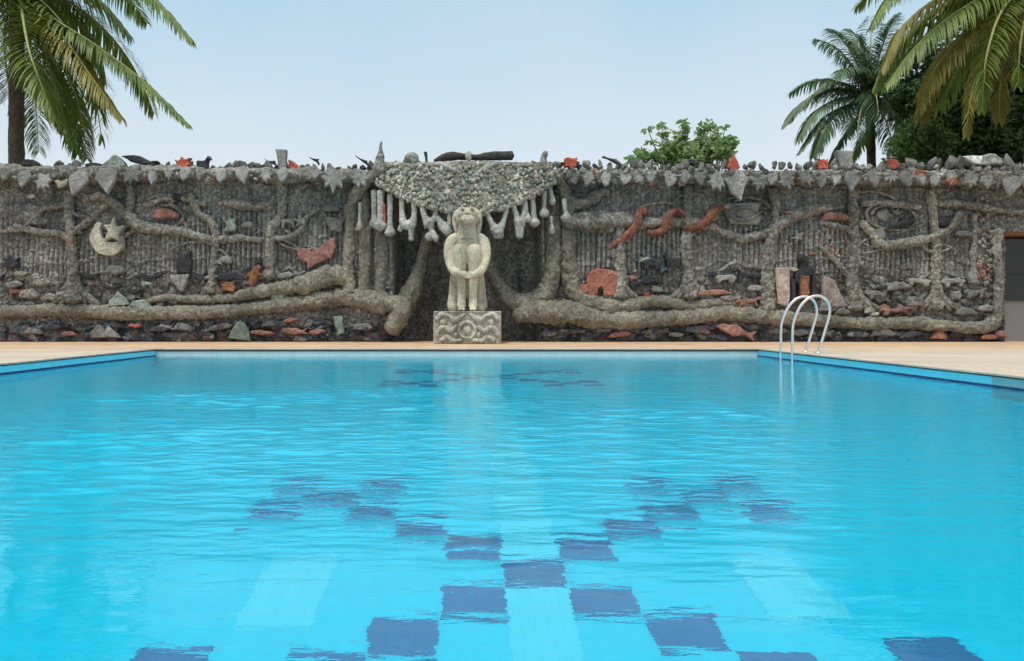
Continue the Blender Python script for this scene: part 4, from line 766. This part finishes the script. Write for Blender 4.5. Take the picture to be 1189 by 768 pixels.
T_('leaning_slab', 'green', 'fan', 135, 188, 24, 14, 'pale green fan-shaped slab on the wall top left of the black pointed slab', 'stone slab')
T_('dark_slab', 'dark', 'lump', 110, 192, 20, 7, 'flat black slab lying on the wall top between palm fronds', 'stone slab')
T_('dark_slab', 'dark', 'hog', 36, 190, 18, 12, 'black lump on the wall top below the left palm trunk', 'stone slab')
T_('red_stone_animal', 'redv', 'frog', 213, 190, 17, 14, 'red stone creature on the wall top above the red hump relief', 'stone figure')
T_('dark_stone_cat', 'dark', 'horse', 237, 190, 15, 16, 'small black animal figure on the wall top beside the red creature', 'stone figure')
T_('upright_slab', 'grey', 'drape', 328, 190, 12, 32, 'tall upright grey slab on the wall top over the crooked stone tree', 'stone slab', 4)
T_('red_stone_shard', 'redv', 'wedge', 343, 192, 14, 14, 'small red shard on the wall top beside the tall upright slab', 'stone', 10)
T_('dark_stone_shard', 'dark', 'lizard', 316, 189, 18, 12, 'black pointed shard on the wall top left of the tall upright slab', 'stone', -50)
T_('leaning_stick', 'dark', 'lizard', 366, 186, 12, 16, 'thin dark stick leaning on the wall top above the butterfly', 'stick', -70, .06)
T_('leaning_slab', 'dark', 'lizard', 423, 188, 24, 11, 'black slanting slab on the wall top left of the canopy', 'stone slab', -52)
T_('red_stone_crab', 'redv', 'maple', 662, 190, 20, 14, 'red crab-like stone on the wall top right of the canopy', 'stone figure')
T_('leaning_slab', 'grey_d', 'lizard', 716, 189, 34, 10, 'flat grey slab lying on the wall top left of the bright shrub', 'stone slab', -16, flip=-1)
T_('dark_stone_animal', 'dark', 'hog', 800, 189, 16, 10, 'black hump on the wall top in front of the bright shrub', 'stone figure')
T_('red_flower_stone', 'redv', 'kite', 851, 193, 15, 18, 'red pointed stone on the wall top at the right end of the bright shrub', 'stone', 180)
T_('upright_slab', 'grey', 'drape', 980, 187, 20, 22, 'broad grey upright slab on the wall top under the small palm', 'stone slab')
T_('red_stone_lump', 'redv', 'owl', 954, 192, 13, 13, 'red block on the wall top left of the broad upright slab', 'stone')
T_('red_stone_peak', 'redv', 'wedge', 1040, 191, 17, 13, 'red peaked stone on the wall top in front of the dark tree', 'stone')
T_('white_slab', 'white', 'wedge', 1124, 188, 24, 10, 'smooth white slab on the wall top near the doorway', 'stone slab', 180, .3)
T_('grey_boulder', 'grey', 'hog', 1145, 188, 22, 20, 'large pale grey boulder on the wall top beside the white slab', 'boulder', 0, .4)
# on top of the canopy
lg = empty('charred_log', at(550, 182, WY - .25), 'blackened log lying on the canopy roof above the statue', 'log')
def lt(pts): return tube_data([(*at(a, c, WY - .25), r * K) for a, c, r in pts], .04, 14, .12, 5, .06, 20, 3)
V, Fc = lt([(504, 187, 1.5), (512, 184, 3.5), (522, 182, 5), (536, 182, 4.5), (550, 183, 3.5), (565, 182, 4.5), (582, 181, 5), (595, 181, 5)]); link_mesh('log_body', V, Fc, M['log'], lg)
V, Fc = blob(at(544, 181, WY - .36), (.08, .07, .12), 2, .12); put(link_mesh('cream_stone', V, Fc, M['cream'], origin=at(544, 187, WY - .36)), 'small cream stone standing in front of the charred log', 'stone')
V, Fc = blob(at(478, 185, WY - .3), (.16, .14, .15), 3, .1, 3); put(link_mesh('round_stone', V, Fc, M['cornice'], origin=at(478, 190, WY - .3)), 'round grey dome stone on the left of the canopy roof', 'stone')
b = MB(); b.add(*tube_data([(*at(495, 191, WY - .3), .04), (*at(495, 184, WY - .3), .03), (*at(494, 177, WY - .3), .045)], .02, 8)); put(b.build('small_post', M['dark'], origin=at(495, 191, WY - .3)), 'tiny dark post on the canopy roof beside the dome stone', 'post')
def finial(pts, label, m='cornice'):
    b = MB(); b.add(*tube_data([(*at(a, c, WY - .42), r * K) for a, c, r in pts], .03, 14, .16, 6, .08, 20, 5)); put(b.build('finial', M[m], origin=at(pts[0][0], pts[0][1], WY - .42)), label, 'finial')
finial([(440, 200, 7), (440, 191, 6.5), (441, 184, 5), (442, 177, 3), (442, 170, 1.6), (443, 165, 1)], 'bottle-shaped stone finial at the left tip of the canopy')
finial([(634, 197, 5), (632, 190, 5), (631, 184, 3.5), (633, 179, 3.5), (635, 176, 1.5)], 'knobbly short finial at the right tip of the canopy')
# ------------------------------------------------------------------ pool ladder
LY = (12.84, 12.38); lad = empty('pool_ladder', (5.1, 12.6, 0), 'steel pool ladder with looped handrails at the right pool edge', 'ladder')
prof = [(4.915, -1.0), (4.915, -.4), (4.915, .30), (4.94, .50), (5.02, .69), (5.12, .81), (5.22, .865), (5.33, .87), (5.43, .81), (5.475, .70), (5.475, .58), (5.43, .42), (5.37, .22), (5.305, 0.0)]
for y in LY:
    V, Fc = tube_data([(x, y, z, .0205) for x, z in prof], .03, 14, 0, 1, 0, 1); rl = link_mesh('handrail', V, Fc, M['steel'], lad)
    V, Fc = tube_data([(5.305, y, .001, .045), (5.305, y, .012, .045), (5.306, y, .02, .03)], .005, 16, 0, 1, 0, 1); link_mesh('flange', V, Fc, M['steel'], rl)
for z in (-.28, -.53, -.78):
    b = MB(); b.box(4.875, 4.955, LY[1] + .02, LY[0] - .02, z - .012, z + .012); b.build('step', M['plastic'], lad, smooth=False)
# ------------------------------------------------------------------ vegetation
def frond(path, lw, droop=1., dens=.055, seed=0, mi=0, width=.05, wind=0.):
    width *= 1.08
    """path: world points with radius; returns mesh data of rachis + leaflets; material 0 leaf, 1 midrib"""
    rs = random.Random(seed); b = MB(); Q = catmull([(*p, r) for p, r in path], dens); C = Q[:, :3]; n = len(C)
    b.add(*tube_data([(*p, r) for p, r in path], .2, 6, 0, 1, 0, 1), 1)
    T = np.gradient(C, axis=0); T /= np.linalg.norm(T, axis=1)[:, None]
    for i in range(2, n):
        t = i / (n - 1)
        if t < .12: continue
        ln = lw * (math.sin(PI * min(1, .16 + t * .80)) ** .6) * rs.uniform(.82, 1.08)
        s = np.cross(T[i], (0, 0, 1)); nn = np.linalg.norm(s); s = s / nn if nn > .15 else np.array((1., .3, 0)) / 1.05
        for sd in (-1, 1):
            if rs.random() < .05: continue
            d = s * sd * .85 + T[i] * (.35 + .55 * t) + np.array((0, 0, .18)) + np.array([rs.gauss(0, .07) for _ in range(3)]); d /= np.linalg.norm(d)
            p = C[i].copy(); V = []; m_ = 5; wv = np.cross(d, (0, 0, 1)); wv /= np.linalg.norm(wv) + 1e-9; dr = droop * rs.uniform(.75, 1.2)
            for k in range(m_):
                f = k / (m_ - 1); wd = width * (1 - f) ** .7 * (.6 + .8 * min(1, f * 4)) * .5 + .002
                V += [p - wv * wd, p + wv * wd]
                d = d + np.array((0, 0, -.42 * dr)) * (.5 + f); d /= np.linalg.norm(d); p = p + d * ln / (m_ - 1)
                w2 = np.cross(d, (0, 0, 1)); nw = np.linalg.norm(w2)
                if nw > .2: wv = wv * .6 + (w2 / nw) * .4; wv /= np.linalg.norm(wv) + 1e-9
            b.add(V, [(2 * k, 2 * k + 1, 2 * k + 3, 2 * k + 2) for k in range(m_ - 1)], 0)
    return b
def auto_path(c, az, el, L_, g=1., r0=.05):
    p = np.array(c, float); d = np.array((math.cos(az) * math.cos(el), math.sin(az) * math.cos(el), math.sin(el))); out_ = []; n = 8
    for k in range(n + 1): out_.append((p.copy(), r0 * (1 - .85 * k / n))); d = d + np.array((0, 0, -.17 * g * (.6 + k / n))); d /= np.linalg.norm(d); p = p + d * L_ / n
    return out_
def palm(c, label, trunk, L_, lw, autos, customs=(), mats=('palm', 'palm_yel'), seed=0, rt=.17, name='coconut_palm', dens=.045, width=.05):
    t0 = trunk[0]; root_ = empty(name, (t0[0], t0[1], 0), label, 'palm tree')
    b = MB(); V, Fc = tube_data([(*p, r) for p, r in zip(trunk, np.linspace(rt * 1.25, rt, len(trunk)))], .07, 18, .06, 3, .03, 10, seed)
    b.add(V, Fc); b.build('trunk', M['bark'], root_); rs = random.Random(seed)
    b = MB()
    for i in range(26): a = rs.random() * 6.28; b.add(*tube_data([(c[0] + math.cos(a) * .08, c[1] + math.sin(a) * .08, c[2] - .5, .06), (c[0] + math.cos(a) * .2, c[1] + math.sin(a) * .2, c[2] - .1, .05), (c[0] + math.cos(a) * .35, c[1] + math.sin(a) * .35, c[2] + .25, .03)], .1, 6, 0, 1, 0, 1))
    b.build('crown_base', M['bark'], root_)
    b = MB()
    for i in range(9): a = rs.random() * 6.28; b.add(*blob((c[0] + math.cos(a) * .3, c[1] + math.sin(a) * .3, c[2] - .32 + rs.uniform(-.15, .1)), (.12, .12, .15), 2, .03))
    b.build('coconut_cluster', M['palm_yel'], root_)
    for (az, el, g, kind) in autos:
        fb = frond(auto_path(c, math.radians(az), math.radians(el), L_ * rs.uniform(.88, 1.05), g), lw, .9 + .4 * rs.random(), dens, rs.randrange(9999), width=width)
        fb.build('frond', [M[mats[kind]], M['rachis']], root_, smooth=False)
    for path, kind, lwf, dr in customs:
        pts = [(np.array(at(px, py, Y)), .045 * (1 - .8 * i / (len(path) - 1))) for i, (px, py, Y) in enumerate(path)]
        frond(pts, lwf, dr, dens, rs.randrange(9999), width=width).build('frond', [M[mats[kind]], M['rachis']], root_, smooth=False)
YL = 21.2; cL = at(20, -22, YL)
palm(cL, 'tall coconut palm at the left rising behind the wall', [(cL.x + .1, YL, 0), (cL.x, YL, 3), (cL.x - .02, YL, 6), tuple(cL - Vector((0, 0, .2)))], 5.4, 1.15,
     [(a, e_, g_, 0) for a, e_, g_ in ((20, 60, 1.1), (70, 45, 1.1), (120, 50, 1), (165, 35, 1.2), (200, 60, 1), (250, 55, 1), (300, 65, 1), (340, 50, .9), (95, 75, .8), (150, 5, 1.2), (185, -5, 1.1), (60, 10, 1.2), (110, -15, 1.1), (215, 15, 1.3), (280, 80, .9))],
     [([(20, -22, YL), (70, -50, YL - .6), (130, -32, YL - 1), (180, 0, YL - 1.3), (222, 46, YL - 1.5)], 0, 1.0, 1.3),
      ([(20, -20, YL), (60, 20, YL - .8), (110, 52, YL - 1.2), (165, 93, YL - 1.5), (218, 144, YL - 1.7)], 0, .8, 1.2),
      ([(20, -18, YL), (50, 15, YL - .8), (80, 52, YL - 1.3), (112, 98, YL - 1.5), (141, 137, YL - 1.6)], 1, 1.0, 1.1),
      ([(22, -18, YL), (26, 18, YL - 1.5), (34, 60, YL - 2.4), (48, 100, YL - 2.6), (62, 135, YL - 2.6)], 0, 1.25, .8),
      ([(20, -18, YL), (50, 35, YL - .2), (76, 84, YL - .3), (94, 135, YL - .4), (101, 184, YL - .5)], 0, 1.0, 1.),
      ([(18, -18, YL), (5, 40, YL + .5), (12, 110, YL + .6), (26, 175, YL + .6)], 1, .7, 1.),
      ([(18, -18, YL), (-20, 10, YL - .8), (-35, 60, YL - 1.1), (-38, 120, YL - 1.2)], 0, 1.1, 1.),
      ([(20, -20, YL), (36, 10, YL - .4), (50, 55, YL - .8), (66, 110, YL - 1), (84, 165, YL - 1)], 0, 1.1, 1.1),
      ([(20, -18, YL), (42, 20, YL + .3), (62, 70, YL + .5), (78, 125, YL + .5), (90, 178, YL + .4)], 0, 1.2, 1.),
      ([(20, -18, YL), (55, 8, YL - .5), (88, 50, YL - .8), (108, 100, YL - .9), (118, 160, YL - .9)], 0, 1.1, 1.1),
      ([(20, -18, YL), (30, 40, YL - .5), (44, 90, YL - .8), (70, 150, YL - .8)], 1, .9, .9),
      ([(20, -20, YL), (75, -20, YL + .4), (120, 5, YL + .6), (150, 40, YL + .7)], 0, 1.1, 1.4),
      ([(20, -18, YL), (0, 0, YL - 1.4), (-8, 50, YL - 2), (-4, 110, YL - 2.1)], 0, 1.1, 1.),
      ([(20, -20, YL), (60, -5, YL + 1.4), (95, 30, YL + 2), (118, 80, YL + 2.3), (122, 140, YL + 2.3)], 0, .9, 1.2)], seed=3)
YR = 20.9; cR = at(1200, -30, YR)
palm(cR, 'large yellowing coconut palm leaning in at the top right', [(cR.x + .9, YR + 1.5, 0), (cR.x + .6, YR + 1, 3), (cR.x + .2, YR + .3, 6), tuple(cR - Vector((0, 0, .2)))], 5.2, 1.1,
     [(a, e_, g_, k_) for a, e_, g_, k_ in ((10, 50, 1, 0), (50, 40, 1.1, 0), (90, 55, 1, 0), (130, 45, 1.1, 0), (160, 65, 1, 0), (200, 55, 1, 0), (240, 60, 1, 0), (290, 50, 1, 0), (330, 30, 1.2, 0), (0, 5, 1.2, 1), (75, 5, 1.2, 1), (110, -5, 1.2, 1), (140, 10, 1.2, 0))],
     [([(1200, -30, YR), (1140, -45, YR - .6), (1080, -30, YR - 1), (1035, -5, YR - 1.2), (1012, 30, YR - 1.3)], 0, .9, 1.4),
      ([(1200, -28, YR), (1150, -8, YR - .5), (1100, 22, YR - .8), (1060, 58, YR - 1), (1030, 98, YR - 1.1)], 0, 1.05, 1.2),
      ([(1200, -26, YR), (1155, 10, YR - .3), (1112, 48, YR - .4), (1080, 90, YR - .5), (1068, 125, YR - .5)], 1, 1.1, 1.1),
      ([(1200, -26, YR), (1165, 10, YR - 1), (1148, 55, YR - 1.5), (1142, 95, YR - 1.6), (1140, 128, YR - 1.6)], 0, .75, .8),
      ([(1200, -24, YR), (1168, 30, YR - .8), (1138, 80, YR - 1.2), (1126, 120, YR - 1.3), (1122, 158, YR - 1.3)], 1, .6, .8),
      ([(1200, -24, YR), (1190, 20, YR - 1), (1184, 60, YR - 1.4), (1182, 100, YR - 1.5)], 0, .8, .9),
      ([(1200, -26, YR), (1160, 20, YR + .4), (1118, 70, YR + .6), (1092, 125, YR + .6)], 0, 1.2, 1.),
      ([(1200, -26, YR), (1140, -20, YR + .3), (1085, 0, YR + .4), (1045, 35, YR + .5), (1025, 80, YR + .5)], 1, 1., 1.3),
      ([(1200, -26, YR), (1175, 30, YR + .3), (1162, 90, YR + .3), (1160, 140, YR + .3)], 1, .9, .9),
      ([(1200, -26, YR), (1150, -15, YR + .8), (1105, 10, YR + 1.2), (1072, 45, YR + 1.4)], 0, 1., 1.2)], seed=8)
YM = 28; cM = at(1010, 116, YM)
palm(cM, 'smaller fresh green coconut palm behind the wall at the right', [(cM.x + .4, YM, 0), (cM.x + .35, YM, 2.5), (cM.x + .1, YM, 5), tuple(cM)], 3.3, .9,
     [(a, e_, g_, 0) for a, e_, g_ in ((0, 45, 1.1), (40, 60, 1), (80, 30, 1.2), (130, 50, 1), (170, 40, 1.5), (190, 15, 1.3), (100, 78, .8), (60, 82, .7), (220, 50, 1.3), (250, 20, 1.4), (280, 55, 1.1), (310, 20, 1.2), (345, 10, 1.3), (20, 70, .9), (150, 72, .9), (200, -5, 1.2), (235, 0, 1.2), (265, -20, 1.1), (300, -10, 1.2), (330, -15, 1.1), (180, 30, 1.3), (0, -5, 1.2), (30, 10, 1.2), (210, 65, .9), (270, 70, .9), (330, 65, .9))],
     [([(1010, 118, YM), (985, 122, YM - .3), (955, 138, YM - .4), (927, 178, YM - .5)], 0, .55, 1.2), ([(1010, 118, YM), (985, 100, YM - .3), (962, 95, YM - .4), (946, 108, YM - .4)], 0, .7, 1.3),
      ([(1010, 118, YM), (1006, 90, YM - .3), (1000, 62, YM - .5), (997, 42, YM - .6)], 0, .6, .5), ([(1010, 118, YM), (1008, 145, YM - .6), (998, 170, YM - .8), (990, 190, YM - .8)], 1, .6, .9), ([(1010, 118, YM), (990, 145, YM), (972, 172, YM), (962, 195, YM)], 0, .6, 1.), ([(1010, 118, YM), (1024, 88, YM), (1036, 62, YM), (1052, 48, YM)], 0, .7, .8)],
     mats=('palm_blue', 'palm'), seed=12, rt=.14, dens=.04, width=.05)
def leaves(b, pts, size, seed, mi=0, shape=2.2):
    rs = np.random.RandomState(seed); n = len(pts); d = rs.normal(size=(n, 3)); d[:, 2] = d[:, 2] * .6 - .15; d /= np.linalg.norm(d, axis=1)[:, None]
    s = np.cross(d, rs.normal(size=(n, 3))); s /= np.linalg.norm(s, axis=1)[:, None]; nn = np.cross(d, s); l = size * (.6 + .8 * rs.rand(n, 1)); w_ = l / shape
    a = pts; m1 = pts + d * l * .5 + s * w_ * .5 + nn * l * .06; m2_ = pts + d * l * .5 - s * w_ * .5 + nn * l * .06; e_ = pts + d * l
    V = np.stack([a, m1, e_, m2_], 1).reshape(-1, 3); Fc = [(4 * i, 4 * i + 1, 4 * i + 2, 4 * i + 3) for i in range(n)]; b.add(V, Fc, mi)
def crown_pts(clumps, per, seed, flat=.8):
    rs = np.random.RandomState(seed); out_ = []
    for (c, r) in clumps:
        n = int(per * r * r * 4); v = rs.normal(size=(n, 3)); v /= np.linalg.norm(v, axis=1)[:, None]; rad = r * (.55 + .5 * rs.rand(n, 1)); rad *= 1 + .3 * vnoise(v[:, 0] * 2.5 + c[0], v[:, 1] * 2.5, v[:, 2] * 2.5 + c[2], seed)[:, None]
        out_.append(np.array(c) + v * rad * np.array((1, 1, flat)))
    return np.concatenate(out_)
def broadleaf(name, base, cen, rx, rz, nclump, rc, per, size, m, label, seed, cat='tree'):
    rs = random.Random(seed); root_ = empty(name, (base[0], base[1], 0), label, cat); cl = []
    for i in range(nclump):
        a = rs.random() * 6.28; q = rs.random() ** .5; zz = rs.uniform(-1, 1); k = math.sqrt(max(0, 1 - zz * zz * .8))
        cl.append(((cen[0] + math.cos(a) * q * rx * k, cen[1] + math.sin(a) * q * rx * .7 * k, cen[2] + zz * rz), rc * rs.uniform(.6, 1.2)))
    V, Fc = tube_data([(base[0], base[1], 0, .28), (base[0] + .1, base[1], cen[2] * .4, .22), (cen[0], cen[1], cen[2], .12)], .15, 12, .08, 2, .03, 9, seed); link_mesh('trunk', V, Fc, M['bark'], root_)
    b = MB()
    for i in range(0, nclump, 2):
        c = cl[i][0]; s0 = (base[0] + .1, base[1], cen[2] * rs.uniform(.35, .7)); mid = ((s0[0] + c[0]) / 2, (s0[1] + c[1]) / 2, (s0[2] + c[2]) / 2 + .3); b.add(*tube_data([(*s0, .09), (*mid, .06), (*c, .02)], .2, 7, .05, 3, 0, 1))
    b.build('limbs', M['bark'], root_); b = MB(); leaves(b, crown_pts(cl, per, seed), size, seed); b.build('crown', M[m], root_, smooth=False)
c = at(1145, 112, 26); broadleaf('broadleaf_tree', (c.x + .5, 26), c, 2.7, 2.1, 40, .95, 240, .22, 'dleaf', 'dense dark green tree behind the wall at the right', 5)
c = at(1235, 60, 27); broadleaf('broadleaf_tree', (c.x + .5, 27), c, 2.6, 3.2, 34, 1.1, 150, .26, 'dleaf', 'dark tree beyond the large palm at the right edge', 6)
c = at(1078, 168, 25); broadleaf('broadleaf_tree', (c.x, 25), c, 1.25, .75, 18, .55, 420, .15, 'mleaf', 'low mid green tree between the small palm and the dark tree', 9)
# bright shrub: shoots with leaf tufts
YS = 20.6; root_ = empty('shrub', (*at(798, 300, YS).xy, 0), 'bright light green shrub showing above the wall right of the canopy', 'shrub')
sh_pts = [(738, 186, 8), (745, 180, 7), (758, 184, 6), (770, 182, 10), (776, 172, 9), (786, 176, 12), (790, 160, 7), (795, 150, 5), (772, 156, 5), (800, 180, 14), (812, 168, 9), (815, 155, 5), (826, 176, 13), (830, 160, 7), (826, 147, 5), (838, 172, 11), (846, 165, 8), (843, 180, 9), (768, 146, 2.5), (752, 150, 2), (757, 165, 2.5), (792, 142, 3), (812, 148, 2.5), (842, 148, 2), (850, 168, 4), (784, 186, 12), (815, 188, 12)]
b = MB(); lp = []
for i, (px, py, r) in enumerate(sh_pts):
    q = at(px, py, YS + rd.uniform(-.5, .5)); s0 = at(798 + (px - 798) * .5, 230, YS); b.add(*tube_data([(s0.x, s0.y, s0.z, .03), ((s0.x + q.x) / 2 + .05, q.y, (s0.z + q.z) / 2, .02), (q.x, q.y, q.z, .008)], .15, 6, 0, 1, 0, 1))
    n = int(5 + r * r * 1.5); rs = np.random.RandomState(i); lp.append(np.array(q) + rs.normal(size=(n, 3)) * r * .0218 * .48)
s0 = at(798, 230, YS); b.add(*tube_data([(s0.x, s0.y, 0, .12), (s0.x, s0.y, s0.z, .06)], .3, 8, .05, 3, 0, 1)); b.build('stems', M['bark'], root_)
b = MB(); leaves(b, np.concatenate(lp), .15, 4, shape=1.7); b.build('foliage', M['bleaf'], root_, smooth=False)
